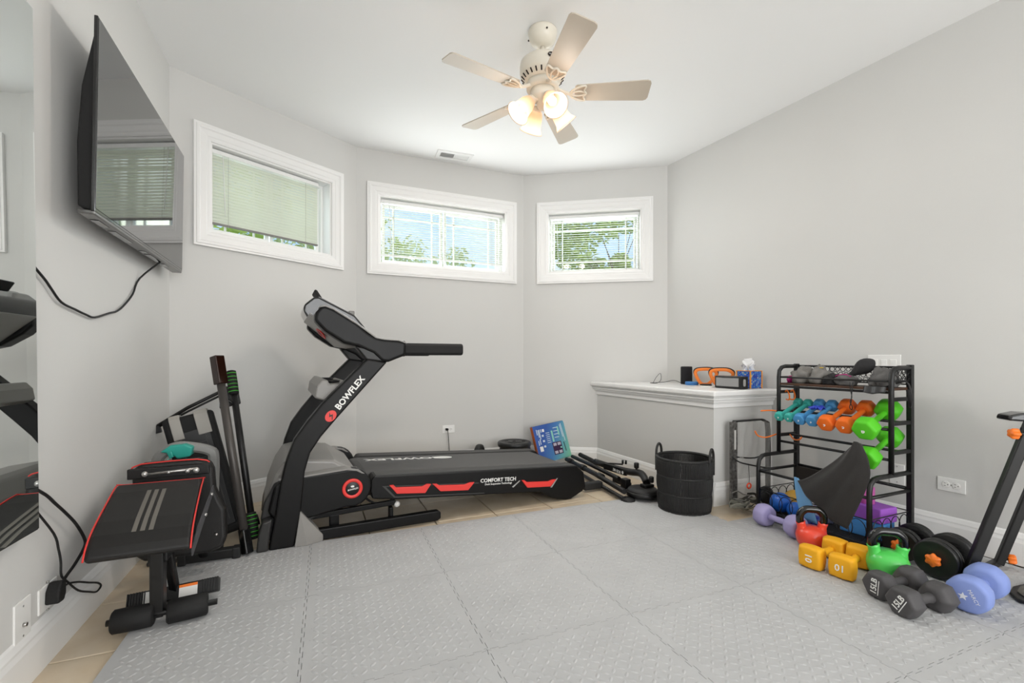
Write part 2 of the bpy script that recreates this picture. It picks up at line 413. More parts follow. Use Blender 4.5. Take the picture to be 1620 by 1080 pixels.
def tree(name, label, base, blobs, nleaf, size, mat, trunk, seed):
    rnd = random.Random(seed); T = thing(name, label, 'tree', base)
    mb = MB()
    for bx, by, bz, br in blobs: mb.tube([(0, 0, 0), (bx * .15, by * .15, bz * .5), (bx * .6, by * .6, bz * .8), (bx, by, bz)], [trunk, trunk * .7, trunk * .4, trunk * .1], 7)
    mb.build('trunk', BARK, T)
    lf = MB()
    for k in range(nleaf):
        bx, by, bz, br = rnd.choice(blobs)
        while 1:
            p = Vector((rnd.uniform(-1, 1), rnd.uniform(-1, 1), rnd.uniform(-1, 1)))
            if p.length < 1: break
        p = Vector((bx, by, bz)) + p * br
        s = size * rnd.uniform(.6, 1.2); X = Matrix.Translation(p) @ Matrix.Rotation(rnd.uniform(0, 6.3), 4, 'Z') @ Matrix.Rotation(rnd.uniform(-1, 1), 4, 'X') @ Matrix.Rotation(rnd.uniform(-1, 1), 4, 'Y')
        lf.add([(-s, 0, 0), (-.2 * s, .5 * s, .12 * s), (s, 0, 0), (-.2 * s, -.5 * s, .12 * s)], [(0, 1, 2), (0, 2, 3)], False, X)
    fo = lf.build('foliage', mat, T); fo['kind'] = 'stuff'
    return T
tree('leafy_tree', 'bright green leafy tree just outside the right window', (5.6, 7.6, 1.47),
     [(-.55, 0, 2.3, .55), (.1, .1, 2.55, .5), (-.9, .2, 1.7, .45), (.55, 0, 2.75, .42), (-.3, .3, 1.25, .35), (-.9, .1, 2.9, .6), (.95, .1, 2.9, .25), (-1.3, .2, 2.2, .5), (.1, .1, 1.45, .22)], 4200, .085, LEAF, .014, 3)
rr = random.Random(11)
for k, (x, y, h, w, mt, lab) in enumerate([
    (9.6, 19, 3.6, 2.0, LEAF2, 'low grey green trees on the skyline behind the right window'),
    (5.0, 20, 4.2, 2.0, LEAF3, 'pale rounded tree on the skyline at the right of the middle window'),
    (1.4, 18, 3.6, 1.8, LEAF3, 'pale bush on the skyline low in the middle of the middle window'),
    (-.6, 16, 3.5, 1.5, LEAF3, 'pale tree on the skyline at the left of the middle window')]):
    bl = [(rr.uniform(-w, w), rr.uniform(-1, 1), h - rr.uniform(.2, 1.3), .8) for _ in range(7)]
    tree('distant_tree', lab, (x, y, 1.47), bl, 900, .14, mt, .12, 20 + k)
tree('garden_shrub', 'yellow green shrub close outside the window beside the television', (-3.2, 7.2, 1.47),
     [(rr.uniform(-2.3, 2.4), rr.uniform(-.5, .5), rr.uniform(.5, 3.0), .7) for _ in range(16)], 2600, .11, LEAF, .06, 31)
tree('young_tree', 'young tree with few yellow leaves outside the middle window', (1.15, 8.6, 1.47),
     [(0, 0, 2.0, .16), (.25, 0, 1.7, .12), (-.1, 0, 1.35, .14), (-.2, .05, .95, .2)], 60, .07, LEAF, .012, 33)

# ---------------------------------------------------------------- invented glass doors behind the camera, added to go with the rear fill light
gd = struct(empty('added_door_1', (1.2, YR + .001, 0)))
for k in (-1, 1):
    rect_loft(MB(), -.85 + k * .9, .85 + k * .9, .12, 2.15, [(0, -.03), (0, .03), (-.08, .03), (-.08, -.03), (0, -.03)]).build('added_door_leaf', VINYL, gd)
    MB().box((k * .9, 0, 1.13), (1.56, .01, 1.9)).build('pane', GLASS, gd)
# ---------------------------------------------------------------- interlocking foam mat
MAT = thing('foam_floor_mat', 'grey interlocking foam mat with a tread plate pattern covering the tiled floor', 'floor mat', (-.612, 2.695, 0), R(-1.15))
TX, TY, MH, AM, G = .585, .610, .012, .009, .0009
def edge(n, L, straight, sgn):
    """jigsaw edge offsets along one side"""
    pts = []
    if straight: return [(0, 0), (L, 0)]
    p = L / n
    for k in range(n):
        s = k * p
        pts += [(s, -AM * .5), (s + p * .20, -AM * .5), (s + p * .14, AM * .5), (s + p * .70, AM * .5), (s + p * .64, -AM * .5)]
    return pts + [(L, -AM * .5)]
def tile_mesh(name, w, h, left, rear, right):
    n = 10
    bot = [(s, -h + d) for s, d in edge(n, w, False, 1)]
    top = [(s, d) for s, d in edge(n, w, rear, 1)] if not rear else [(0, 0), (w, 0)]
    lef = [(d, -h + s) for s, d in edge(n, h, left, 1)]
    rig = [(w + d, -h + s) for s, d in edge(n, h, right, 1)]
    poly = bot[1:-1] + [(w, -h)] + rig[1:-1] + [(w, 0)] + list(reversed(top[1:-1])) + [(0, 0)] + list(reversed(lef[1:-1])) + [(0, -h)]
    cx, cy = w / 2, -h / 2
    poly = [(x + (G if x < cx else -G), y + (G if y < cy else -G)) for x, y in poly]
    mb = MB().prism(poly, 0.0005, MH, 'xy')
    nx, ny = max(2, round(w / .0293)), round(h / .0293)
    for i in range(nx):
        for j in range(ny):
            x, y = (i + .5) * w / nx, -(j + .5) * h / ny
            if min(x, w - x, -y, h + y) < .016: continue
            a = R(45 if (i + j) % 2 else -45); c, s = math.cos(a), math.sin(a); l, q, z = .0148, .0052, MH
            pts = [(-l, 0, z), (-l * .4, q, z), (l * .4, q, z), (l, 0, z), (l * .4, -q, z), (-l * .4, -q, z), (-l * .55, 0, z + .0026), (l * .55, 0, z + .0026)]
            mb.add([(x + u * c - v * s, y + u * s + v * c, k) for u, v, k in pts], [(0, 1, 6), (1, 2, 7, 6), (2, 3, 7), (3, 4, 7), (4, 5, 6, 7), (5, 0, 6)], True)
    me = bpy.data.meshes.new(name); me.from_pydata(mb.v, [], mb.f); me.polygons.foreach_set('use_smooth', mb.s)
    bm = bmesh.new(); bm.from_mesh(me); bmesh.ops.recalc_face_normals(bm, faces=bm.faces); bm.to_mesh(me); bm.free()
    me.materials.append(FOAM); return me
tiles = {}
for j in range(5):
    for i in range(7):
        if j == 0 and i > 4: continue
        w = TX if i < 6 else .20
        key = (i == 0, j == 0 or (j == 1 and i > 4), i == 6)
        if key not in tiles: tiles[key] = tile_mesh('mat_tile', w, TY, key[0], key[1], key[2])
        mesh_obj('mat_tile', tiles[key], MAT).location = (i * TX, -j * TY, 0)
MZ = .0125

# ---------------------------------------------------------------- ceiling fan with lamps
FANW = M('fan_enamel', '#ece5d6', .35); FANB = M('fan_blade', '#c6bbab', .5, bump=(40, .02)); FDARK = M('fan_slot', '#2a1d17', .7)
FX, FY = 1.137, 2.222
fan = thing('ceiling_fan', 'cream five blade ceiling fan with four lit glass bell shades', 'ceiling fan', (FX, FY, CH))
def z(v): return v - CH
MB().lathe([(.078, z(2.79)), (.080, z(2.778)), (.076, z(2.768)), (.075, z(2.752)), (.066, z(2.732)), (.048, z(2.715)), (.032, z(2.706)), (.018, z(2.703))], 32).build('canopy', FANW, fan)
for a in (20, 140, 260): MB().ball((.079 * math.cos(R(a)), .079 * math.sin(R(a)), z(2.756)), .005, 8, 6).build('canopy_screw', FDARK, fan)
MB().cyl((0, 0, z(2.71)), (0, 0, z(2.62)), .013, 16).build('downrod', FANW, fan)
mh = MB().lathe([(.0, z(2.632)), (.05, z(2.631)), (.105, z(2.624)), (.122, z(2.610)), (.125, z(2.59)), (.125, z(2.555)), (.122, z(2.548)), (.120, z(2.540)), (.095, z(2.512)), (.085, z(2.508))], 48).build('motor_housing', FANW, fan)
for k in range(24):
    a = 2 * math.pi * k / 24
    X = Matrix.Rotation(a, 4, 'Z') @ Matrix.Translation((.1085, 0, z(2.526))) @ Matrix.Rotation(R(-42), 4, 'Y')
    MB().box((0, 0, 0), (.026, .008, .006), X).build('vent_slot', FDARK, mh, bevel=.003)
em = Matrix.Rotation(R(-96), 4, 'Z') @ Matrix.Translation((.1265, 0, z(2.585))) @ Matrix.Rotation(R(90), 4, 'Z') @ Matrix.Rotation(R(90), 4, 'X')
MB().lathe([(.016, 0), (.016, .003), (.014, .004)], 20, em @ Matrix.Diagonal((1.25, .8, 1, 1))).build('maker_badge', FDARK, mh)
text('badge_lettering', 'Hunter', .010, PRINT, mh, em @ Matrix.Translation((0, 0, .0045)), .0002)
MB().lathe([(.085, z(2.508)), (.088, z(2.495)), (.088, z(2.470)), (.070, z(2.466))], 36).build('flywheel', FANW, fan)
MB().lathe([(.058, z(2.470)), (.066, z(2.466)), (.066, z(2.432)), (.058, z(2.418)), (.034, z(2.408)), (.030, z(2.375)), (.014, z(2.362))], 36).build('switch_housing', FANW, fan)
for k in range(5):
    a = R(-26.8 + 72 * k); X = Matrix.Rotation(a, 4, 'Z')
    pitch = X @ Matrix.Translation((0, 0, z(2.449))) @ Matrix.Rotation(R(-13), 4, 'X')
    L0, L1, w0, w1, r = .175, .575, .052, .068, .022
    out = [(L0 + .01, -w0), (L1 - r, -w1), (L1 - r * .3, -w1 + r * .3), (L1, -w1 + r), (L1, w1 - r), (L1 - r * .3, w1 - r * .3), (L1 - r, w1), (L0 + .01, w0), (L0, w0 - .01), (L0, -w0 + .01)]
    MB().prism(out, -.003, .003, 'xy', X=pitch).build('blade', FANB, fan)
    ir = MB()
    def pp(x, y, zz=-.006): return pitch @ Vector((x, y, zz))
    ir.tube([X @ Vector((.075, 0, z(2.478))), X @ Vector((.115, 0, z(2.455))), pp(.150, 0, -.006)], .009, 8, n=4)
    ir.tube([pp(.148, 0), pp(.17, .03), pp(.215, .050), pp(.232, .045), pp(.222, .02), pp(.236, 0), pp(.222, -.02), pp(.232, -.045), pp(.215, -.05), pp(.17, -.03)], .0055, 6, closed=True, n=3)
    ir.tube([pp(.150, 0), pp(.195, .016), pp(.236, 0), pp(.195, -.016)], .005, 6, closed=True, n=3)
    ir.build('blade_iron', FANW, fan)
SHADE = bpy.data.materials.new('frosted_shade'); SHADE.use_nodes = True
g = SHADE.node_tree; b_ = g.nodes['Principled BSDF']; b_.inputs['Base Color'].default_value = lin('#dfd0c0'); b_.inputs['Roughness'].default_value = .35
tl = g.nodes.new('ShaderNodeBsdfTranslucent'); tl.inputs[0].default_value = lin('#e8d8c6'); ms = g.nodes.new('ShaderNodeMixShader'); ms.inputs[0].default_value = .6
g.links.new(b_.outputs[0], ms.inputs[1]); g.links.new(tl.outputs[0], ms.inputs[2]); g.links.new(ms.outputs[0], g.nodes['Material Output'].inputs[0])
BULB = M('lit_bulb', '#fff0dd', .5, emit=('#ffe2c0', 2.6))
for az in (180, -90, 0, 90):
    X = Matrix.Rotation(R(az), 4, 'Z') @ Matrix.Translation((.058, 0, z(2.412))) @ Matrix.Rotation(R(180 - 42), 4, 'Y')
    # local z points out of the mouth
    arm = MB().tube([Matrix.Rotation(R(az), 4, 'Z') @ Vector((.02, 0, z(2.415))), X @ Vector((0, 0, .01))], .012, 10).build('lamp_arm', FANW, fan)
    MB().lathe([(.012, .0), (.026, .006), (.027, .03), (.024, .032)], 20, X).build('lamp_socket', FANW, fan)
    sh = MB().lathe([(.026, .022), (.034, .030), (.043, .055), (.046, .085), (.050, .110), (.062, .132), (.0675, .138), (.062, .1335), (.0475, .110), (.0435, .085), (.0405, .056), (.032, .034)], 36, X)
    sh.f = sh.f[:-2]; sh.s = sh.s[:-2]
    s_ = sh.build('lamp_shade', SHADE, fan)
    MB().lathe([(.0, .104), (.016, .100), (.023, .085), (.022, .068), (.013, .045), (.012, .03)], 18, X).build('bulb', BULB, fan)
    lp = lamp('fan_lamp', 'POINT', X @ Vector((0, 0, .152)), 1.6, (1.0, .91, .83), size=.035); lp.parent = fan
    sp_ = lamp('fan_lamp_beam', 'SPOT', (0, 0, 0), 11.0, (1.0, .93, .86), size=.035, spot_size=R(136), spot_blend=.6); sp_.parent = fan
    sp_.matrix_local = X @ Matrix.Translation((0, 0, .15)) @ Matrix.Rotation(R(180), 4, 'X')

# ---------------------------------------------------------------- ceiling vent
VENT = M('vent_white', '#f0f0ee', .45)
ve = thing('ceiling_vent', 'white slotted air vent flush in the ceiling before the back wall', 'vent', (1.115, 3.885, CH), R(-2.5))
v_ = rect_loft(MB(), -.125, .125, -.045, .045, [(0, .002), (0, .010), (.03, .009), (.034, .0)])
v_.v = [(a, c, b) for a, b, c in v_.v]; v_.build('frame', VENT, ve)
MB().box((0, 0, -.001), (.25, .09, .002)).build('duct_shadow', FDARK, ve)
for k in range(26):
    MB().box((-.120 + k * .0096, 0, -.0045), (.0016, .088, .008), Matrix.Translation((0, 0, 0))).build('louvre', VENT, ve)
    if k >= 12: MB().box((-.120 + k * .0096 + .0045, 0, -.005), (.0082, .088, .0015)).build('louvre', VENT, ve)

# ---------------------------------------------------------------- television
SCREEN = M('tv_screen', '#050506', .035, spec=.5, ior=3.0, bump=(1.6, .012))
tv = thing('television', 'large flat black television on a tilting mount high on the left wall', 'television', (-.719, 2.649, 1.862), 0)
tv.rotation_euler = (0, R(.8), R(.9))
# local: x out of the wall, y along it, z up
TL, THh = 1.212, .690
MB().box((-.006, 0, 0), (.012, TL, THh)).build('frame', GLOSSB, tv, bevel=.003)
MB().box((.0005, 0, .003), (.002, TL - .012, THh - .020)).build('screen', SCREEN, tv)
MB().prism([(-.012, .33), (-.05, .10), (-.06, -.10), (-.055, -.325), (-.012, -.34)], -TL / 2 + .02, TL / 2 - .02, 'xz').build('back_cover', BLACKM, tv, bevel=.006)
MB().box((-.025, 0, -THh / 2 - .003), (.048, TL - .004, .014)).build('lower_bezel', M('bezel_grey', '#6e6d6b', .3, .5), tv, bevel=.004)
for y0, y1 in ((-.52, -.42), (-.36, -.16), (.0, .05), (.08, .26), (.32, .40)):
    MB().box((-.030, (y0 + y1) / 2, -THh / 2 - .0105), (.026, y1 - y0, .003)).build('port_slot', GLOSSB, tv)
MB().box((-.075, 0, -.02), (.03, .40, .42)).build('mount_plate', BLACKM, tv)
for y in (-.16, .16): MB().box((-.068, y, -.02), (.022, .03, .44)).build('mount_arm', BLACKM, tv)
def wallpts(L, x=-.815): return [(x, a, b) for a, b in L]
tag(MB().tube([(-.745, 2.92, 1.515)] + wallpts([(2.836, 1.404), (2.742, 1.313), (2.639, 1.25), (2.552, 1.212), (2.472, 1.196), (2.332, 1.166), (2.251, 1.171), (2.176, 1.181), (2.072, 1.197), (2.003, 1.237), (1.957, 1.265), (1.82, 1.33)]), .0042, 8, n=4).build('power_cable', RUBBER),
    'black cable sagging along the left wall from the television to the mirror', 'cable')

# ---------------------------------------------------------------- wall mirror
MIR = M('mirror_glass', '#e3e7e6', .012, 1.0)
mi = thing('wall_mirror', 'tall frameless mirror with a thin black edge on the left wall', 'mirror', (-.792, 1.505, .478), 0)
mi.rotation_euler = (0, R(-.55), R(-1.2))
MB().box((-.008, 0, .797), (.020, .70, 1.594)).build('backing', GLOSSB, mi, bevel=.002)
MB().box((.0035, 0, .797), (.004, .690, 1.584)).build('mirror_pane', MIR, mi)

# ---------------------------------------------------------------- wall plates and cords
PL = M('wall_plate', '#f0efec', .35); SLOT = M('slot_dark', '#2b2826', .6)
def outlet(name, label, o, right, w, h, kind, group=None):
    """plate on a wall: o centre on the wall, right = along-wall direction seen from the room"""
    up = (0, 0, 1); T = thing(name, label, 'outlet' if kind == 'duplex' else 'wall plate', o)
    X = frame3((0, 0, 0), right, up)
    MB().box((0, 0, .003), (w, h, .006), X).build('cover_plate', PL, T, bevel=.002)
    if kind == 'duplex':
        hor = w > h
        for s in (-1, 1):
            c = (s * .021, 0) if hor else (0, s * .021)
            Y = X @ Matrix.Translation((c[0], c[1], .006)) @ (Matrix.Rotation(R(90), 4, 'Z') if hor else Matrix())
            r_ = MB().lathe([(.0165, 0), (.0165, .002), (.0155, .0025)], 24, Y).build('receptacle', PL, T)
            for q in (-.0062, .0062): MB().box((q, .004, .0027), (.0022, .0075, .0008), Y).build('slot', SLOT, r_)
            MB().lathe([(.0024, 0), (.0024, .0031)], 10, Y @ Matrix.Translation((0, -.008, 0))).build('ground_hole', SLOT, r_)
        MB().lathe([(.003, 0), (.003, .007)], 10, X).build('screw', STEEL, T)
    elif kind == 'switch':
        n = max(1, round(w / .05))
        for k in range(n): MB().box(((k - (n - 1) / 2) * .046, 0, .0065), (.030, .062, .004), X).build('rocker', PL, T, bevel=.001)
    else:
        MB().lathe([(.006, 0), (.006, .010), (.004, .010)], 12, X @ Matrix.Translation((0, -.012, .005))).build('jack', STEEL, T)
        for q in (-.045, .045): MB().lathe([(.003, 0), (.003, .007)], 10, X @ Matrix.Translation((0, q, 0))).build('screw', STEEL, T)
    return T
outlet('wall_plate', 'white plate with a cable jack low on the left wall', (-.826, 1.860, .203), (0, 1, 0), .085, .128, 'jack')
outlet('power_outlet', 'white outlet plate with a black plug low on the left wall', (-.826, 2.003, .212), (0, 1, 0), .112, .082, 'none')
dR = Vector((math.sin(R(3.8)), -math.cos(R(3.8)), 0))
def onR(y, zz): return (2.99 + (3.308 - y) * math.tan(R(3.8)), y, zz)
outlet('power_outlet', 'white duplex outlet low on the right wall beside the rack', onR(1.309, .325), dR, .115, .072, 'duplex')
outlet('wall_plate', 'white switch plate on the right wall above the rack shelf', onR(1.612, .965), dR, .165, .118, 'switch')
outlet('wall_plate', 'white blank plate low on the right wall behind the rack', onR(1.548, .33), dR, .072, .116, 'jack')
outlet('power_outlet', 'white duplex outlet on the back wall behind the treadmill', (1.107, 4.047, .36), (1, 0, 0), .113, .070, 'duplex')
pg = thing('plug_cable', 'black cord and plug from the mirror to the left wall outlet', 'cord', (-.80, 2.0, .22))
def O_(L): return [(a + .80, b - 2.0, c - .22) for a, b, c in L]
MB().tube(O_(wallpts([(1.82, .63), (1.935, .564), (1.995, .518), (2.064, .465), (2.139, .401), (2.205, .323), (2.20, .293), (2.129, .261), (2.068, .245), (2.02, .225)], -.80)), .005, 8, n=4).build('thick_cord', RUBBER, pg)
MB().tube(O_(wallpts([(1.84, .56), (1.972, .426), (2.003, .362), (2.018, .313), (2.022, .265), (2.064, .225), (2.139, .161), (2.225, .115), (2.29, .085), (2.33, .09), (2.30, .115), (2.225, .150), (2.139, .191), (2.064, .218), (2.018, .218)], -.795)), .0035, 8, n=4).build('thin_cord', RUBBER, pg)
MB().prism([(-.026, -.03), (.012, -.034), (.026, -.012), (.026, .03), (.0, .036), (-.022, .012)], -.020, .018, 'yz').build('plug', BLACKM, pg, bevel=.006)
cb = thing('charger_cable', 'black plug and thin cord hanging from the back wall outlet', 'cord', (1.088, 4.02, .36))
MB().box((0, .008, 0), (.024, .028, .020)).build('plug', BLACKM, cb, bevel=.004)
MB().tube([(0, 0, 0), (.004, -.012, -.02), (.012, -.006, -.10), (.02, -.002, -.2), (.03, -.03, -.335), (.0, -.15, -.345)], .003, 6, n=4).build('cord', RUBBER, cb)
# ---------------------------------------------------------------- treadmill (local x along it, y away from the camera)
CHAR = M('charcoal_plastic', '#2b2a29', .45, bump=(200, .05)); TMG = M('treadmill_grey', '#8b8884', .35); TMB = M('treadmill_black', '#0a0909', .42, bump=(160, .03), spec=.28)
BELT = M('running_belt', '#565554', .7, bump=(900, .2)); BROWN = M('boot_grey', '#75706a', .4)
tm_ = thing('treadmill', 'large black treadmill with red accents below the bay windows', 'treadmill', (-.20, 2.64, 0), R(3.9))
def up_outline():
    l = [(-.026, .012), (.004, .193), (.029, .357), (.054, .466), (.092, .575), (.157, .67), (.223, .753), (.332, .866), (.461, .999)]
    r = [(.575, .982), (.304, .675), (.223, .579), (.170, .497), (.144, .40), (.124, .189), (.092, .012)]
    return l + r
for y0 in (0, .72):
    u_ = MB().prism(up_outline(), y0, y0 + .075, 'xz').build('upright', TMB, tm_, bevel=.010, seg=3)
    MB().prism([(-.082, .012), (-.074, .10), (-.056, .163), (-.008, .176), (-.020, .10), (-.028, .012)], y0 - .004, y0 + .079, 'xz').build('front_boot', BROWN if y0 else CHAR, tm_, bevel=.010, seg=3)
    X = MB(); X.add([(.094, y0 - .008, .012), (.235, y0 + .02, .012), (.235, y0 + .08, .012), (.094, y0 + .085, .012), (.155, y0 - .012, .012), (.121, y0 + .0, .196), (.121, y0 + .075, .196), (.235, y0 + .02, .045), (.235, y0 + .08, .045)],
                    [(0, 4, 5), (4, 1, 7, 5), (5, 7, 8, 6), (6, 8, 2, 3), (0, 5, 6, 3), (1, 2, 8, 7), (0, 3, 2, 1, 4)])
    X.build('rear_boot', TMG, tm_, bevel=.004)
    MB().prism([(.10, .012), (.885, .012), (.905, .025), (.905, .06), (.89, .072), (.10, .072)], y0 + .03, y0 + .075, 'xz').build('base_rail', TMB, tm_, bevel=.006)
for x in (.16,): MB().box((x, .397, .04), (.05, .66, .05)).build('base_crossbar', TMB, tm_, bevel=.005)
MB().prism([(-.055, .03), (-.06, .15), (-.045, .25), (.0, .375), (.045, .445), (.10, .455), (.30, .43), (.43, .345), (.43, .21), (.20, .13), (.05, .05)], .10, .70, 'xz').build('motor_hood', TMG, tm_, bevel=.02, seg=4)
MB().prism([(-.058, .04), (-.064, .16), (-.05, .24), (.0, .34), (.15, .36), (.40, .30), (.41, .21), (.20, .125), (.05, .04)], .077, .10, 'xz').build('hood_skirt', CHAR, tm_, bevel=.008)
def arm_out():
    c = (.385, .277); r = .108
    top = [(c[0] + r * math.cos(R(a)), c[1] + r * math.sin(R(a))) for a in range(105, -111, -15)]
    return [(-.03, .20), (.0, .33), (.05, .372), (.15, .372)] + top + [(.16, .14), (.02, .13)]
for y0, y1 in ((.03, .10), (.70, .77)):
    ar = MB().prism(arm_out(), y0, y1, 'xz', smooth=False).build('pivot_arm', TMB, tm_, bevel=.012, seg=3)
    MB().prism([(.02, .372), (.15, .375), (.36, .390), (.42, .378), (.455, .35), (.44, .352), (.41, .370), (.36, .379), (.15, .366), (.02, .36)], y0 - .002, y1 + .004, 'xz').build('arm_trim', TMG, tm_, bevel=.002)
Y = Matrix.Translation((.388, .030, .275)) @ Matrix.Rotation(R(90), 4, 'X')
MB().lathe([(.038, 0), (.055, .001), (.055, .005), (.051, .008), (.041, .008), (.038, .005)], 40, Y).build('pivot_ring', RED, tm_)
MB().lathe([(.039, 0), (.039, .004), (.036, .006), (.0, .006)], 36, Y).build('pivot_cap', BLACK, tm_)
text('cap_logo', 'BOWFLEX', .0125, PRINT, tm_, Y @ Matrix.Translation((.002, -.004, .0063)) @ Matrix.Rotation(R(8), 4, 'Z'), .0002, .0002, shear=.2)
MB().lathe([(.007, 0), (.007, .0008)], 16, Y @ Matrix.Translation((.0, .012, .006)) @ Matrix.Diagonal((1.4, .8, 1, 1))).build('cap_mark', PRINT, tm_)
# deck
def top_z(u): return .322 - (u - .5) * (.322 - .232) / 1.43
rail = [(.500, .195), (.490, .24), (.492, .30), (.510, .325), (1.60, top_z(1.60)), (1.925, .232), (1.985, .180), (2.002, .075), (1.975, .045), (1.875, .003), (1.83, .003), (1.76, .016), (1.69, .042), (1.62, .086), (.64, .172)]
for n_, (y0, y1) in enumerate(((.045, .165), (.635, .755))):
    MB().prism(rail, y0, y1, 'xz').build('deck_rail', TMB, tm_, bevel=.008, seg=3)
    MB().prism([(.52, .3275), (1.58, top_z(1.58) + .004), (1.92, .236), (1.92, .230), (1.58, top_z(1.58) - .004), (.52, .32)], y0 + .012, y1 - .006, 'xz').build('foot_rail', CHAR, tm_, bevel=.003)
MB().prism([(.44, .19), (.425, .24), (.43, .29), (.45, .318), (.49, .323), (1.86, .238), (1.90, .222), (1.91, .19), (1.88, .165), (.60, .20)], .165, .635, 'xz').build('running_belt', BELT, tm_, bevel=.012, seg=3)
MB().box((1.90, .40, .10), (.13, .46, .12)).build('rear_roller_cover', TMB, tm_, bevel=.02)
red1 = [(.594, .259), (.618, .259), (.632, .243), (.79, .229), (.818, .240), (.845, .236), (.808, .186), (.637, .205)]
red2 = [(.853, .2355), (.88, .233), (.897, .221), (1.06, .206), (1.095, .214), (1.129, .212), (1.086, .167), (.903, .184)]
red3 = [(1.470, .182), (1.49, .181), (1.512, .165), (1.68, .150), (1.712, .158), (1.743, .156), (1.696, .112), (1.514, .127)]
for q in (red1, red2, red3): MB().prism([(a, b + .004) for a, b in q], .034, .050, 'xz').build('side_accent', RED, tm_, bevel=.003)
for q in ([(.555, .262), (1.16, .208), (1.16, .203), (.575, .255), (.63, .192), (1.2, .138), (1.2, .133), (.622, .187)], [(1.40, .150), (1.455, .185), (1.462, .184), (1.41, .145)], [(1.700, .108), (1.752, .165), (1.760, .165), (1.712, .106)]):
    MB().prism(q, .042, .047, 'xz').build('accent_line', DGREY if len(q) > 4 else SILVER, tm_)
slope = math.atan2(-.09, 1.43)
TX_ = lambda u, zz: Matrix.Translation((u, .0445, zz)) @ Matrix.Rotation(slope, 4, 'Y').inverted() @ Matrix.Rotation(R(90), 4, 'X')
text('side_lettering', 'COMFORT TECH', .034, PRINT, tm_, TX_(1.302, .208), .0004, .0007)
text('side_lettering', 'Deck Suspension Technology', .0165, PRINT, tm_, TX_(1.302, .184), .0004, .0002)
text('belt_lettering', 'BOWFLEX', .105, PRINT, tm_, Matrix.Translation((.80, .52, .3054)) @ Matrix.Rotation(-slope, 4, 'Y') @ Matrix.Rotation(R(180), 4, 'Z') @ Matrix.Diagonal((1.1, .75, 1, 1)), .0004, .003)
MB().lathe([(.036, 0), (.036, .0008), (.02, .0008), (.02, 0)], 24, Matrix.Translation((1.08, .52, .2865)) @ Matrix.Rotation(-slope, 4, 'Y') @ Matrix.Diagonal((1.9, 1, 1, 1))).build('belt_logo', PRINT, tm_)
ang = math.atan2(.893 - .734, .439 - .311)
U = Matrix.Translation((.372, -.0004, .812)) @ Matrix.Rotation(-ang, 4, 'Y') @ Matrix.Rotation(R(90), 4, 'X')
text('upright_lettering', 'BOWFLEX', .047, PRINT, tm_, U, .0005, .0014)
lo = Matrix.Translation((.272, -.0002, .690)) @ Matrix.Rotation(-ang, 4, 'Y') @ Matrix.Rotation(R(90), 4, 'X')
lg = MB().lathe([(.029, 0), (.029, .001)], 28, lo @ Matrix.Diagonal((1.15, .9, 1, 1))).build('logo_disc', RED, tm_)
MB().prism([(-.014, -.018), (.002, -.004), (-.010, .002), (.012, .019), (.003, .004), (.014, -.002), (-.010, -.020)], .001, .0016, 'xy', X=lo).build('logo_mark', BLACK, lg)
# under frame
MB().box((.42, .11, .118), (.46, .03, .028), Matrix.Rotation(R(-2), 4, 'Y')).build('lift_bar', TMB, tm_, bevel=.004)
MB().box((.30, .11, .085), (.05, .035, .07)).build('lift_bracket', TMB, tm_, bevel=.004)
MB().box((.615, .10, .075), (.022, .05, .09)).build('lift_bracket', TMB, tm_, bevel=.004)
MB().ball((.652, .105, .128), .019).build('bumper', M('bumper_white', '#e6e4e0', .4), tm_)
MB().tube([(.47, .11, .19), (.52, .11, .152), (.60, .11, .15), (.70, .11, .18)], .006, 6, n=3).build('lift_cable', TMB, tm_)
# console
arm_o = [(.190, 1.205), (.196, 1.25), (.222, 1.282), (.245, 1.288), (.284, 1.274), (.403, 1.201), (.475, 1.142), (.51, 1.122), (.56, 1.112), (.639, 1.108), (.684, 1.094), (.678, 1.02), (.582, .982), (.545, .985), (.498, 1.031), (.415, 1.068), (.34, 1.085), (.240, 1.150)]
for y0 in (-.008, .700):
    MB().prism(arm_o, y0, y0 + .103, 'xz').build('console_arm', TMB, tm_, bevel=.016, seg=3)
    MB().prism([(.215, 1.284), (.245, 1.2915), (.286, 1.277), (.405, 1.204), (.512, 1.1255), (.562, 1.1155), (.640, 1.111), (.683, 1.096), (.683, 1.088), (.640, 1.103), (.56, 1.107), (.51, 1.116), (.40, 1.195), (.284, 1.267), (.245, 1.281), (.215, 1.276)], y0 - .003, y0 + .10, 'xz').build('arm_cap', TMG, tm_, bevel=.003)
    h = MB().prism([(0, -.036), (.014, -.036), (.025, -.02), (.025, .02), (.014, .036), (-.014, .036), (-.025, .02), (-.025, -.02), (-.014, -.036)][1:], .67, 1.048, 'yz', X=Matrix.Translation((0, y0 + .052, 1.058)))
    h.build('handlebar', BLACKM, tm_, bevel=.010, seg=3)
    MB().prism([(-.012, -.048), (.03, -.048), (.034, -.01), (.034, .03), (.02, .044), (-.02, .044), (-.034, .03), (-.034, -.02)], .642, .684, 'yz', X=Matrix.Translation((0, y0 + .052, 1.062))).build('handle_collar', GREYP if y0 > 0 else BLACK, tm_, bevel=.004)
    MB().prism([(.40, 1.07), (.46, .995), (.575, .98), (.60, 1.00), (.50, 1.06)], y0 + .01, y0 + .09, 'xz').build('neck', BLACK, tm_, bevel=.008)
body = [(.170, 1.252), (.150, 1.29), (.156, 1.325), (.207, 1.372), (.237, 1.376), (.445, 1.272), (.505, 1.200), (.53, 1.13), (.44, 1.075), (.36, 1.09)]
MB().prism(body, .33, .705, 'xz').build('console_body', GLOSSB, tm_, bevel=.012, seg=3)
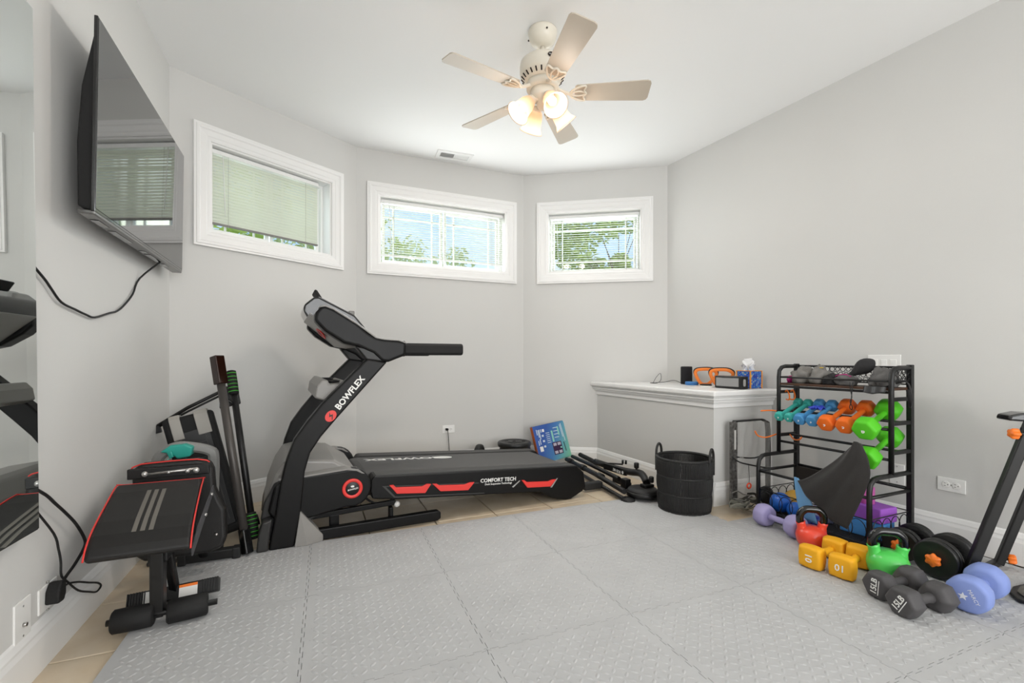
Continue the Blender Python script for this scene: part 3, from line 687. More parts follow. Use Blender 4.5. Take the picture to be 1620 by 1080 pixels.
MB().prism([(.168, 1.246), (.36, 1.083), (.44, 1.068), (.44, 1.078), (.37, 1.098), (.175, 1.256)], .096, .70, 'xz').build('console_underside', TMG, tm_, bevel=.004)
MB().prism([(.237, 1.3755), (.440, 1.2745), (.442, 1.2785), (.24, 1.380)], .36, .68, 'xz').build('display', M('display_grey', '#2a2928', .15), tm_)
MB().prism([(.262, 1.345), (.276, 1.352), (.232, 1.424), (.222, 1.428), (.214, 1.422)], .40, .62, 'xz').build('media_shelf', BLACKM, tm_, bevel=.004)
MB().box((.43, .42, 1.285), (.035, .12, .035)).build('side_tray', GREYP, tm_, bevel=.006)
MB().box((.50, .42, 1.175), (.02, .05, .02)).build('safety_key', RED, tm_, bevel=.004)
MB().prism([(.195, .785), (.205, .85), (.235, .886), (.265, .882), (.27, .86), (.345, .862), (.37, .875), (.375, .85), (.300, .770), (.25, .765)], .074, .722, 'xz').build('cup_holder', TMG, tm_, bevel=.010, seg=3)
for y in (.22, .58): MB().lathe([(.0, -.01), (.040, -.01), (.044, .004), (.036, .004), (.034, -.004), (.0, -.004)], 24, Matrix.Translation((.300, y, .872))).build('cup_ring', BLACK, tm_)

MB().prism([(.24, 1.288), (.40, 1.19), (.50, 1.118), (.48, 1.10), (.34, 1.10), (.20, 1.22)], .094, .335, 'xz').build('console_bridge', TMB, tm_, bevel=.01, seg=3)
Y = frame3((.262, .48, 1.162), (0, -1, 0), (.65, 0, -.76))
Y = Y if Y.col[2].x < 0 else frame3((.262, .48, 1.162), (0, 1, 0), (.65, 0, -.76))
MB().lathe([(.030, 0), (.042, .0), (.042, .006), (.030, .006), (.030, 0)], 32, Y @ Matrix.Diagonal((1.7, 1, 1, 1))).build('badge_ring', RED, tm_)
MB().lathe([(.030, 0), (.030, .003)], 32, Y @ Matrix.Diagonal((1.7, 1, 1, 1))).build('badge_plate', BLACK, tm_)

# ---------------------------------------------------------------- things along the back wall
PLT = M('plate_black', '#191919', .42, bump=(150, .06))
def weight_plate(label, loc, r, t, rot=(0, 0, 0), group='black weight plates by the back wall'):
    T = thing('weight_plate', label, 'weight plate', loc, 0, group, rot)
    MB().lathe([(.016, 0), (r * .38, 0), (r * .42, t * .12), (r * .78, t * .12), (r * .84, 0), (r * .97, t * .06), (r, t * .3), (r, t * .7), (r * .97, t * .94), (r * .84, t), (r * .78, t * .86), (r * .42, t * .86), (r * .38, t), (.016, t), (.016, 0)], 40).build('disc', PLT, T)
    MB().lathe([(.0155, t * .1), (.024, t * .1), (.024, t * 1.06), (.0155, t * 1.06), (.0155, t * .1)], 24).build('hub', BLACK, T)
    for k in range(3):
        a = 2 * math.pi * k / 3
        MB().box((r * .60 * math.cos(a), r * .60 * math.sin(a), t * .90), (r * .18, r * .10, t * .10), None).build('raised_mark', BLACK, T)
    return T
lab = ['black weight plate low in the stack beside the scale box'] * 3 + ['second black weight plate from the top of the stack beside the scale box', 'topmost black weight plate of the stack beside the scale box']
zz = 0.0
for k, L_ in enumerate(lab):
    t = .052 if k < 4 else .046
    weight_plate(L_, (1.640 + .008 * (k % 2), 3.765, zz), .150 if k != 3 else .140, t); zz += t + .001
weight_plate('small black weight plate standing alone behind the treadmill deck', (1.33, 3.90, .117), .115, .045, (R(90), 0, R(52)))

# carton of a bathroom scale
BOXM = bpy.data.materials.new('gradient_carton'); BOXM.use_nodes = True
g = BOXM.node_tree; t_ = g.nodes.new('ShaderNodeTexCoord'); sx = g.nodes.new('ShaderNodeSeparateXYZ'); r_ = g.nodes.new('ShaderNodeValToRGB'); mp = g.nodes.new('ShaderNodeMath'); mp.operation = 'MULTIPLY_ADD'
g.links.new(t_.outputs['Generated'], sx.inputs[0]); mp.inputs[1].default_value = -.45; g.links.new(sx.outputs['Z'], mp.inputs[0]); g.links.new(sx.outputs['X'], mp.inputs[2]); g.links.new(mp.outputs[0], r_.inputs[0])
for p, c in ((0.0, '#2c55a4'), (.35, '#4379b4'), (.62, '#5fa3b4'), (.95, '#7cc3a4')):
    e_ = r_.color_ramp.elements[0] if p == 0 else r_.color_ramp.elements.new(p); e_.color = lin(c); e_.position = p
r_.color_ramp.elements[-1].color = lin('#86c9a6'); g.links.new(r_.outputs[0], g.nodes['Principled BSDF'].inputs['Base Color']); g.nodes['Principled BSDF'].inputs['Roughness'].default_value = .45
sb = thing('scale_carton', 'blue and green cardboard box of a bathroom scale leaning in the bay corner', 'box', (2.06, 3.765, .050))
sb.rotation_euler = (R(-15), R(-7), R(4))
w, h, t = .345, .345, .05
MB().box((0, 0, h / 2), (w, t, h)).build('carton', BOXM, sb, bevel=.002)
MB().box((-w / 2 - .0008, 0, h / 2), (.0012, t - .004, h - .004)).build('side_panel', M('carton_orange', '#c4621f', .5), sb)
MB().box((0, 0, h + .0006), (w - .004, t - .004, .0012)).build('end_flap', BLACKM, sb)
fy = -t / 2 - .0008
def dec(nm, x, zc, dx, dz, m, yy=0, rot=0):
    MB().box((0, 0, 0), (dx, .0012, dz), Matrix.Translation((x, fy - yy, zc)) @ Matrix.Rotation(rot, 4, 'Y')).build(nm, m, sb)
PUR = M('scale_purple', '#3a2146', .25); PAD = M('scale_pad', '#b9b2c2', .4); LBL = M('print_green', '#8fd0bf', .5); LB2 = M('print_pale', '#d9e4ea', .6)
pic = MB().box((.045, fy, .105), (.098, .0014, .115)).build('scale_picture', PUR, sb, bevel=.0005)
for x in (.022, .068):
    for q in (.068, .142): dec('picture_pad', x, q, .034, .026, PAD, .001)
dec('picture_screen', .082, .105, .016, .014, LBL, .001)
dec('side_view', .125, .105, .007, .088, BLACKM, .0, R(-4))
for k in range(6): dec('printed_line', -.030, .262 - k * .018, .040, .005, LB2)
for k in range(4): dec('printed_line', .062, .295 - k * .030, .048, .006, LB2)
dec('printed_panel', .018, .222, .018, .105, LBL); dec('printed_panel', .090, .262, .014, .080, LBL)
for k, (x, q, l) in enumerate([(-.140, .285, .05), (-.124, .270, .07), (-.112, .262, .09), (-.140, .185, .045), (-.122, .195, .05), (-.095, .292, .03)]): dec('printed_column', x, q, .007, l, LB2)
for q in (.245, .195, .145): dec('printed_icon', -.085, q, .020, .018, LB2)
dec('printed_label', -.125, .128, .034, .046, PRINT); dec('printed_label', -.070, .292, .022, .026, PRINT)
dec('printed_column', .122, .255, .006, .12, LB2, 0, R(-4)); dec('printed_column', .136, .240, .006, .17, LB2, 0, R(-4))

# folded black exercise frame on the floor
fr = thing('folded_exercise_frame', 'folded black tubular exercise frame lying on the tiles before the half wall', 'exercise frame', (2.15, 3.1, 0))
def F_(L): return [(a - 2.15, b - 3.1, c) for a, b, c in L]
MB().tube(F_([(2.12, 3.66, .075), (2.06, 3.10, .075), (1.985, 2.62, .07)]), .019, 10).build('main_tube', BLACK, fr)
MB().tube(F_([(2.17, 3.64, .10), (2.13, 3.25, .105), (2.10, 2.84, .095)]), .017, 10).build('inner_tube', BLACK, fr)
MB().tube(F_([(2.10, 3.66, .035), (2.02, 3.10, .03), (1.96, 2.60, .03)]), .014, 8).build('lower_tube', BLACK, fr)
MB().tube(F_([(2.265, 3.66, .105), (2.24, 3.42, .10), (2.20, 3.30, .10)]), .020, 10).build('grip_tube', BLACKM, fr)
for y in (3.6, 3.35, 3.05): MB().cyl(F_([(2.06 + (y - 3.05) * .1, y, .075)])[0], F_([(2.06 + (y - 3.05) * .1 - .006, y - .06, .075)])[0], .025, 12).build('sleeve', BLACK, fr)
MB().tube(F_([(2.22, 3.34, .11), (2.22, 3.05, .115), (2.22, 2.86, .13), (2.21, 2.72, .15), (2.17, 2.61, .115)]), .026, 12, n=4).build('curved_arm', BLACK, fr)
MB().box((0, 0, 0), (.02, .26, .05), Matrix.Translation((2.195 - 2.15, 3.02 - 3.1, .118)) @ Matrix.Rotation(R(6), 4, 'Z')).build('name_plate', BLACK, fr, bevel=.004)
text('plate_lettering', 'BOD METHOD', .031, PRINT, fr, frame3((2.182 - 2.15, 3.02 - 3.1, .118), (.1, 1, 0), (0, 0, -1)), .0004, .0006)
MB().lathe([(.013, 0), (.013, .001)], 16, frame3((2.178 - 2.15, 2.90 - 3.1, .120), (.1, 1, 0), (0, 0, -1))).build('plate_logo', PRINT, fr)
kb = MB().cyl(F_([(2.215, 2.78, .14)])[0], F_([(2.215, 2.78, .195)])[0], .009, 8).build('knob_stem', BLACK, fr)
MB().lathe([(.016, .178), (.019, .184), (.019, .212), (.015, .218)], 10, Matrix.Translation((2.215 - 2.15, 2.78 - 3.1, 0))).build('clamp_knob', BLACK, fr)
MB().lathe([(.014, .12), (.018, .125), (.018, .158), (.014, .163)], 10, Matrix.Translation((2.19 - 2.15, 2.585 - 3.1, 0))).build('clamp_knob', BLACK, fr)
MB().tube(F_([(2.16, 3.25, .115), (2.22, 3.12, .14), (2.27, 3.02, .15)]), .007, 6).build('lever', BLACK, fr)
for q in ((2.27, 3.02, .155), (2.285, 3.00, .155)): MB().cyl(F_([q])[0], F_([(q[0], q[1], q[2] + .03)])[0], .009, 8).build('lever_knob', BLACK, fr)
MB().lathe([(.0, .035), (.085, .035), (.105, .045), (.108, .065), (.098, .082), (.06, .088), (.0, .086)], 32, Matrix.Translation((2.130 - 2.15, 2.605 - 3.1, 0))).build('padded_disc', VINB, fr)
MB().lathe([(.100, .030), (.114, .034), (.115, .058), (.106, .066)], 32, Matrix.Translation((2.130 - 2.15, 2.605 - 3.1, 0))).build('disc_rim', BLACK, fr)
MB().box((2.165 - 2.15, 2.60 - 3.1, .098), (.08, .06, .022), Matrix.Rotation(0, 4, 'Z')).build('disc_bracket', BLACK, fr, bevel=.004)
MB().box((1.92 - 2.15, 2.93 - 3.1, .042), (.16, .055, .055), Matrix.Rotation(0, 4, 'Z')).build('side_foot', RUBBER, fr, bevel=.008)
MB().lathe([(.0, .004), (.045, .004), (.05, .012), (.045, .03), (.0, .034)], 20, Matrix.Translation((2.00 - 2.15, 2.60 - 3.1, .0))).build('end_foot', RUBBER, fr)
MB().box((2.14 - 2.15, 2.86 - 3.1, .06), (.03, .20, .04)).build('link_bar', BLACK, fr, bevel=.004)
MB().box((2.10 - 2.15, 2.76 - 3.1, .08), (.05, .06, .07)).build('hinge_block', BLACK, fr, bevel=.004)
# ---------------------------------------------------------------- weight bench at the left wall
bn = thing('weight_bench', 'black padded sit up bench with red piping and three grey stripes by the left wall', 'bench', (-.53, 2.30, 0)); bo = bn.location
STRIPE = M('stripe_grey', '#6f6b64', .6)
def sx_(x, y): return x - .10 * (y - 2.0)      # the bench stands a little askew
top = [(2.385, .478), (2.30, .462), (2.20, .436), (2.10, .408), (2.03, .382), (1.985, .352), (1.962, .322)]
bot = [(1.980, .304), (2.02, .310), (2.08, .325), (2.20, .375), (2.38, .425)]
def seat_poly(xa, xb, T, B, m, nm, par, bevel):
    mb = MB(); n = len(T) + len(B); L = T + B
    v = [(sx_(xa, y), y, z_) for y, z_ in L] + [(sx_(xb, y), y, z_) for y, z_ in L]
    mb.add(v, [tuple(range(n - 1, -1, -1)), tuple(range(n, 2 * n))] + [(i, (i + 1) % n, n + (i + 1) % n, n + i) for i in range(n)])
    return mb.build(nm, m, par, bevel=bevel, seg=3, off=bo)
st = seat_poly(-.722, -.420, top, bot, VINB, 'seat_pad', bn, .014)
for x in (-.598, -.573, -.548): seat_poly(x - .007, x + .007, [(y, z_ + .0012) for y, z_ in top[1:-2]], [(y, z_ - .002) for y, z_ in reversed(top[1:-2])], STRIPE, 'stripe', st, 0)
def sx3(x, L, dz=0): return [(sx_(x, y) - bo[0], y - bo[1], z_ + dz) for y, z_ in L]
pip = sx3(-.722, list(reversed(top)), -.003) + sx3(-.70, [(2.39, .472)]) + sx3(-.44, [(2.39, .472)]) + sx3(-.420, top, -.003)
MB().tube(pip, .0030, 6, n=2).build('piping', RED, st)
MB().prism([(1.99, .28), (2.08, .31), (2.36, .415), (2.36, .445), (2.08, .36), (1.985, .30)], -.4195, -.4155, 'yz').build('side_fabric', M('mesh_grey', '#4b4b4d', .8, bump=(700, .4)), bn, off=bo)
for y, zz in ((2.30, .42), (2.18, .37)): MB().ball((-.413, y, zz), .008, 10, 6).build('bolt', STEEL, bn, off=bo)
MB().box((-.545, 2.09, .175), (.042, .05, .27), None).build('front_post', BLACK, bn, bevel=.004, off=bo)
MB().box((-.545, 2.115, .275), (.06, .07, .07)).build('post_sleeve', BLACK, bn, bevel=.004, off=bo)
MB().tube([(-.52, 2.215, .05), (-.535, 2.17, .25), (-.545, 2.14, .30)], .018, 4).build('rear_brace', BLACK, bn, off=bo)
MB().cyl((-.69, 2.065, .055), (-.355, 2.085, .055), .011, 12).build('roller_bar', BLACK, bn, off=bo)
for a, b in ((-.675, -.552), (-.512, -.385)):
    m, L = axis_matrix((a, 2.066, .055), (b, 2.074 + (b + .55) * .06, .055))
    MB().lathe([(.012, 0), (.034, 0), (.041, .006), (.042, L * .5), (.041, L - .006), (.034, L), (.012, L)], 24, m).build('foam_roller', BLACKM, bn, off=bo)
fp = MB().box((0, 0, 0), (.30, .05, .055), Matrix.Translation((-.52, 2.215, .060)) @ Matrix.Rotation(R(-3), 4, 'Y') @ Matrix.Rotation(R(-28), 4, 'X')).build('foot_plate', BLACK, bn, bevel=.005, off=bo)
FPX = Matrix.Translation((-.52, 2.215, .060)) @ Matrix.Rotation(R(-3), 4, 'Y') @ Matrix.Rotation(R(-28), 4, 'X')
for s in (-1, 1):
    for k in range(7): MB().box((s * .1485 - s * k * .009, -.026, 0), (.004, .006, .055), FPX).build('grip_rib', RUBBER, fp, off=bo)
    MB().box((s * .058 - .01, -.0262, 0), (.062, .001, .044), FPX).build('warning_label', PRINT, fp, off=bo)
    if s > 0: MB().box((s * .058 - .01, -.0270, .017), (.062, .001, .010), FPX).build('label_stripe', ORANGE, fp, off=bo)
MB().tube([(-.535, 2.12, .28), (-.53, 2.35, .33), (-.52, 2.50, .20), (-.50, 2.62, .05)], .022, 4).build('main_beam', BLACK, bn, off=bo)
MB().box((-.475, 2.63, .042), (.23, .045, .045)).build('rear_foot', BLACK, bn, bevel=.006, off=bo)
for x in (-.59, -.365): MB().box((x, 2.63, .04), (.035, .052, .055)).build('foot_cap', RUBBER, bn, bevel=.006, off=bo)
bp = [(-.742, .515), (-.705, .538), (-.50, .542), (-.452, .525), (-.438, .49), (-.432, .40), (-.412, .345), (-.392, .30), (-.388, .17), (-.40, .125), (-.45, .105), (-.70, .105), (-.735, .14)]
br = MB().prism(bp, 2.475, 2.535, 'xz').build('backrest', VINB, bn, bevel=.016, seg=3, off=bo)
MB().tube([(x - bo[0], 2.474 - bo[1], z_ + .001) for x, z_ in bp[0:4]], .0030, 6, n=2).build('piping', RED, br)
MB().box((-.60, 2.462, .50), (.30, .02, .045)).build('mechanism_bar', BLACK, bn, bevel=.004, off=bo)
MB().cyl((-.68, 2.448, .497), (-.50, 2.448, .505), .007, 10).build('hinge_rod', STEEL, bn, off=bo)
for x, r in ((-.685, .012), (-.60, .007), (-.53, .010), (-.497, .013)): MB().ball((x, 2.444, .50), r, 10, 6).build('bolt', SILVER, bn, off=bo)
MB().ball((-.425, 2.468, .19), .008, 10, 6).build('bolt', STEEL, bn, off=bo)

# grey arched handle with a teal clamp behind the bench
TEAL = M('teal', '#2aa394', .4)
ah = thing('arched_handle_machine', 'grey arched handle with a teal clamp standing behind the bench backrest', 'exercise machine', (-.61, 2.75, 0)); ao = ah.location
arch = [(-.715, 2.75, .30), (-.722, 2.75, .47), (-.700, 2.75, .53), (-.640, 2.75, .562), (-.57, 2.76, .552), (-.505, 2.77, .528), (-.487, 2.77, .485), (-.490, 2.77, .28)]
MB().tube(arch, .018, 8, n=5, flat=(.016, .024)).build('arch', M('grey_silver', '#8f8e8b', .35, .3), ah, off=ao)
MB().tube([(-.69, 2.745, .47), (-.667, 2.745, .512), (-.62, 2.745, .525)], .006, 6, n=4).build('inner_trim', M('pale_green', '#a8cfc6', .5), ah, off=ao)
MB().prism([(-.700, .545), (-.66, .575), (-.60, .578), (-.565, .562), (-.575, .515), (-.63, .508), (-.655, .535)], 2.705, 2.79, 'xz').build('clamp', TEAL, ah, bevel=.008, seg=3, off=ao)
MB().prism([(-.672, .548), (-.650, .552), (-.642, .520), (-.658, .512)], 2.695, 2.71, 'xz').build('clamp_lever', TEAL, ah, bevel=.004, off=ao)
for x in (-.715, -.49): MB().box((x, 2.755, .155), (.035, .045, .31)).build('leg', GREYP, ah, bevel=.006, off=ao)
MB().box((-.60, 2.755, .012), (.30, .12, .022)).build('base', DGREY, ah, bevel=.006, off=ao)

# folded machine leaning in the corner
fm = thing('folded_walking_machine', 'black folded exercise deck with two pale end caps leaning in the left corner', 'exercise machine', (-.480, 2.94, .008))
fm.rotation_euler = (R(-8), R(-14), R(6))
MB().box((0, .04, .36), (.24, .07, .70)).build('deck', BLACKM, fm, bevel=.02, seg=3)
MB().box((.01, .003, .34), (.15, .01, .56)).build('belt', BELT if False else BLACK, fm, bevel=.003)
for x0, x1 in ((-.085, -.035), (.03, .095)):
    MB().prism([(-.008, .585), (-.010, .70), (.004, .722), (.078, .722), (.078, .70), (.0, .70), (.0, .585)], x0, x1, 'yz').build('end_cap', M('cap_grey', '#a7a39c', .5), fm, bevel=.004)
for k in range(6):
    zz = .12 + k * .085
    MB().box((-.01 + .02 * (k % 2), -.0035, zz), (.09, .003, .004), None).build('deck_seam', DGREY, fm)
for x in (-.055, .06): MB().box((x, -.0035, .34), (.004, .003, .5)).build('deck_seam', DGREY, fm)
MB().box((.02, .03, .06), (.30, .05, .04)).build('floor_bar', BLACK, fm, bevel=.006)
MB().box((.12, .08, .035), (.10, .10, .06)).build('wheel_housing', BLACK, fm, bevel=.012)
MB().lathe([(.0, 0), (.03, 0), (.03, .02), (.0, .02)], 20, Matrix.Translation((.17, .02, .028)) @ Matrix.Rotation(R(90), 4, 'Y')).build('wheel', RUBBER, fm)
for q, dz in ((.010, .0), (.006, -.02)): MB().tube([(.19, .06, .80 + dz), (.0, .10, .755 + dz), (-.16, .14, .70 + dz * .4)], q, 8).build('stay_arm', BLACK, fm)
MB().box((-.165, .145, .682), (.03, .03, .045)).build('stay_foot', RUBBER, fm, bevel=.004)
MB().prism([(.15, .70), (.26, .70), (.265, .78), (.245, .82), (.18, .82)], .05, .085, 'xz').build('hinge_plate', BLACK, fm, bevel=.008)
# bars leaning
ba = thing('exercise_bar', 'dark grey bar with glossy square ends leaning beside the treadmill', 'bar', (-.305, 2.625, MZ)); o2 = ba.location
p0, p1 = Vector((-.318, 2.632, .02)), Vector((-.480, 2.80, 1.015)); d = (p1 - p0).normalized()
MB().cyl(p0 + d * .10, p1 - d * .11, .020, 16).build('tube', M('bar_grey', '#4c4845', .4, .3), ba, off=o2)
m0, _ = axis_matrix(p0, p1)
MB().box((0, 0, .062), (.042, .042, .125), m0).build('end_cap', GLOSSB, ba, bevel=.006, off=o2)
MB().box((0, 0, (p1 - p0).length - .075), (.050, .050, .15), m0).build('end_cap', M('copper_brown', '#2c1710', .1, .3, coat=.5), ba, bevel=.005, off=o2)
gb = thing('grip_bar', 'black bar with green striped foam grips leaning behind the dark grey bar', 'bar', (-.300, 2.735, MZ)); o2 = gb.location
p0, p1 = Vector((-.298, 2.74, .03)), Vector((-.447, 3.0, .937)); d = (p1 - p0).normalized(); L = (p1 - p0).length; m0, _ = axis_matrix(p0, p1)
MB().cyl(p0 + d * .02, p1 - d * .02, .017, 14).build('tube', BLACK, gb, off=o2)
GRN = M('lime_green', '#46b432', .6)
for a in (.02, L - .145):
    gp = MB().lathe([(.016, a), (.025, a + .004), (.026, a + .07), (.025, a + .136), (.016, a + .14)], 18, m0).build('foam_grip', BLACKM, gb, off=o2)
    for k in range(6): MB().lathe([(.0255, a + .016 + k * .021), (.0268, a + .018 + k * .021), (.0255, a + .020 + k * .021)], 18, m0).build('grip_band', GRN, gp, off=o2)
MB().tube([p0 + d * (L * .78) + Vector((0, 0, 0)), p0 + d * (L * .78) + Vector((-.03, -.01, .03)), p0 + d * (L * .82) + Vector((-.07, -.02, .03))], .008, 8).build('side_hook', BLACK, gb, off=o2)

# ---------------------------------------------------------------- woven basket
ROPE = M('black_rope', '#201f1e', .55, bump=(250, .3))
bk = thing('woven_basket', 'round black woven basket with two loop handles beside the half wall', 'basket', (2.243, 2.325, MZ))
H_ = .335
def brad(t): return .160 + .013 * t + .006 * abs(math.sin(math.pi * 3 * t))
ns = 116
for k in range(ns):
    a = 2 * math.pi * k / ns
    if k == 0:
        s0 = MB().tube([(brad(t / 15), 0, t / 15 * H_) for t in range(16)], .0046, 5).build('strand', ROPE, bk).data
    else: mesh_obj('strand', s0, bk).rotation_euler[2] = a
for t in (0.01, .333, .667, 1.0):
    r = .160 + .013 * t
    MB().tube([(r * math.cos(2 * math.pi * k / 48), r * math.sin(2 * math.pi * k / 48), t * H_) for k in range(48)], .0065 if t < 1 else .009, 8, closed=True).build('hoop', ROPE, bk)
MB().lathe([(.0, .004), (.158, .004), (.158, .010), (.0, .010)], 40).build('bottom', ROPE, bk)
for a in (117, -61):
    c, s = math.cos(R(a)), math.sin(R(a)); tx, ty = -s, c
    MB().tube([(.172 * c + tx * q, .172 * s + ty * q, H_ + h) for q, h in ((-.045, -.10), (-.046, .0), (-.034, .05), (0, .072), (.034, .05), (.046, .0), (.045, -.10))], .0085, 8, n=4).build('handle', ROPE, bk)

# ---------------------------------------------------------------- things on the ledge
LZ = .7855
sp = thing('smart_speaker', 'black cylindrical speaker standing at the back of the white ledge', 'speaker', (2.905, 2.985, LZ))
MB().lathe([(.044, 0), (.047, .004), (.047, .142), (.044, .148)], 32).build('body', M('speaker_cloth', '#17161a', .8, bump=(900, .5)), sp)
MB().lathe([(.0, .147), (.043, .147), (.043, .150), (.0, .1505)], 32).build('top_ring', DGREY, sp)
tag(MB().tube([(2.858, 2.985, LZ + .004), (2.83, 3.05, LZ + .03), (2.80, 3.13, LZ + .012), (2.74, 3.20, LZ + .004), (2.69, 3.19, LZ + .004), (2.72, 3.14, LZ + .004), (2.80, 3.18, LZ + .03), (2.83, 3.22, LZ + .085), (2.80, 3.24, LZ + .05), (2.75, 3.22, LZ + .004)], .0022, 6, n=5).build('speaker_cable', DGREY), 'thin dark cable curled on the ledge left of the black speaker', 'cable')
bd = thing('blue_disc', 'small blue round case on the ledge before the black speaker', 'case', (2.835, 2.855, LZ))
MB().lathe([(.0, 0), (.048, 0), (.051, .004), (.051, .024), (.047, .028), (.0, .028)], 32).build('case', M('mid_blue', '#3f7fc0', .5), bd)
MB().lathe([(.0515, .012), (.0525, .013), (.0525, .016), (.0515, .017)], 32).build('seam', M('deep_blue', '#2d5f9a', .5), bd)
OR2 = M('orange_grip', '#f5842c', .5)
def push_handle(label, loc, rz):
    T = thing('push_up_handle', label, 'push-up handle', loc, rz, 'orange push-up handles on the ledge')
    loop = [(-.030, 0, .012), (-.060, 0, .05), (-.078, 0, .095), (-.066, 0, .122), (-.02, 0, .130), (.04, 0, .128), (.075, 0, .108), (.076, 0, .08), (.045, 0, .04), (.015, 0, .012)]
    MB().tube(loop, .013, 10, closed=True, n=4, flat=(.016, .012)).build('grip', OR2, T, bevel=.003)
    MB().tube([(x * 1.13, .002, zz * 1.06 + .004) for x, y, zz in loop[1:8]], .008, 8, n=4).build('outer_rim', BLACK, T)
    MB().lathe([(.0, 0), (.045, 0), (.046, .008), (.035, .014), (.0, .015)], 24, Matrix.Diagonal((1.0, .8, 1, 1))).build('base', DGREY, T)
    return T
push_handle('orange push-up handle on the ledge next to the black cylinder speaker', (2.895, 2.765, LZ), R(-50))
push_handle('orange push-up handle on the ledge behind the box speaker', (2.885, 2.600, LZ), R(-50))
bx = thing('box_speaker', 'black box speaker with a grey mesh front on the ledge corner', 'speaker', (2.77, 2.412, LZ))
MB().box((0, 0, .045), (.078, .226, .09)).build('cabinet', BLACK, bx, bevel=.006)
MB().box((-.0395, 0, .047), (.004, .196, .062)).build('grille', M('mesh_silver', '#b5b4b3', .45, .4, bump=(900, .8)), bx, bevel=.002)
for y in (-.04, .04)[:1]: MB().box((-.041, 0, .012), (.005, .10, .008)).build('lower_clip', BLACK, bx, bevel=.002)
MB().box((-.041, 0, .081), (.005, .10, .008)).build('upper_clip', BLACK, bx, bevel=.002)
MB().prism([(.008, .02), (.012, .03), (.012, .06), (.008, .07), (-.008, .07), (-.012, .06), (-.012, .03), (-.008, .02)], -.1145, -.112, 'xz').build('side_handle', SILVER, bx, bevel=.001)
tag(MB().box((2.74, 2.60, LZ + .003), (.05, .10, .006)).build('paper_card', PRINT, bevel=.001), 'small white card flat on the ledge behind the box speaker', 'card')
TISS = bpy.data.materials.new('tissue_box_print'); TISS.use_nodes = True
g = TISS.node_tree; t_ = g.nodes.new('ShaderNodeTexCoord'); n_ = g.nodes.new('ShaderNodeTexNoise'); n_.inputs['Scale'].default_value = 26; n_.inputs['Distortion'].default_value = 2.5; r_ = g.nodes.new('ShaderNodeValToRGB'); r_.color_ramp.interpolation = 'CONSTANT'
g.links.new(t_.outputs['Object'], n_.inputs['Vector']); g.links.new(n_.outputs[0], r_.inputs[0])
for k, (p, c) in enumerate(((0, '#1d3aa6'), (.44, '#2f62cf'), (.50, '#55b6d8'), (.55, '#1f3fb0'), (.62, '#f3e1b0'), (.68, '#f0a43a'))):
    e_ = r_.color_ramp.elements[0] if k == 0 else r_.color_ramp.elements[1] if k == 1 else r_.color_ramp.elements.new(p); e_.position = p; e_.color = lin(c)
g.links.new(r_.outputs[0], g.nodes['Principled BSDF'].inputs['Base Color'])
tb = thing('tissue_box', 'blue and orange patterned tissue box with a white tissue on the ledge', 'tissue box', (2.937, 2.398, LZ))
MB().box((0, 0, .064), (.116, .116, .128)).build('carton', TISS, tb, bevel=.002)
EDG = M('edge_amber', '#f2a23a', .5)
for x in (-.058, .058):
    for y in (-.058, .058): MB().box((x, y, .064), (.008, .008, .129)).build('orange_edge', EDG, tb)
for s in (-1, 1):
    MB().box((s * .058, 0, .127), (.004, .118, .005)).build('orange_edge', EDG, tb); MB().box((0, s * .058, .127), (.118, .004, .005)).build('orange_edge', EDG, tb)
def tis(u, v):
    a = (u - .5) * 2; r = .046 * (1 - v * .5); x = a * r
    return (1.5 * x * (.8 + .5 * v) + .014 * math.sin(9 * u + 4 * v), .016 * math.sin(13 * u + 6 * v) * (.3 + v), .125 + v * (.100 - .055 * abs(a) + .018 * math.sin(7 * u)))
TIS = M('tissue_paper', '#f4f3f2', .9)
MB().grid(tis, 16, 8).build('tissue', TIS, tb, solid=.0012)
t2 = MB().grid(lambda u, v: (lambda p: (p[1] * 1.4 - .01, p[0] * .8 + .008, p[2] * .98))(tis(u, v)), 16, 8).build('tissue', TIS, tb, solid=.0012)

# ---------------------------------------------------------------- plastic wrapped metal frame and straps by the half wall
wf = thing('metal_frame', 'black metal frame in clear plastic film standing against the half wall', 'frame', (2.72, 2.235, 0)); wo = wf.location
FRM = M('dark_metal_worn', '#4a4845', .35, .6, var=(60, '#8c8a87'))
lb = MB().box((2.588, 2.225, .295), (.048, .006, .57)).build('flat_bar', FRM, wf, bevel=.001, off=wo)
MB().box((2.588, 2.2205, .455), (.014, .004, .13)).build('slot', M('slot_pale', '#c9c7c2', .6), lb, bevel=.001, off=wo)
MB().box((2.566, 2.235, .29), (.006, .020, .57)).build('angle_bar', FRM, wf, off=wo)
MB().tube([(2.60, 2.235, .578), (2.86, 2.235, .578), (2.915, 2.235, .555), (2.925, 2.235, .49), (2.922, 2.235, .012)], .012, 6, flat=(.018, .006)).build('bent_bar', BLACK, wf, off=wo)
MB().tube([(2.60, 2.215, .34), (2.75, 2.20, .325), (2.90, 2.215, .35)], .005, 6, n=4).build('cross_wire', BLACK, wf, off=wo)
MB().tube([(2.56, 2.22, .345), (2.56, 2.16, .32), (2.70, 2.14, .285), (2.86, 2.16, .25)], .005, 6, n=4).build('cross_wire', BLACK, wf, off=wo)
FILM = bpy.data.materials.new('clear_film'); FILM.use_nodes = True
g = FILM.node_tree; b_ = g.nodes['Principled BSDF']; b_.inputs['Base Color'].default_value = lin('#d6d4cf'); b_.inputs['Roughness'].default_value = .18
tr_ = g.nodes.new('ShaderNodeBsdfTransparent'); ms = g.nodes.new('ShaderNodeMixShader'); ms.inputs[0].default_value = .30
g.links.new(tr_.outputs[0], ms.inputs[1]); g.links.new(b_.outputs[0], ms.inputs[2]); g.links.new(ms.outputs[0], g.nodes['Material Output'].inputs[0])
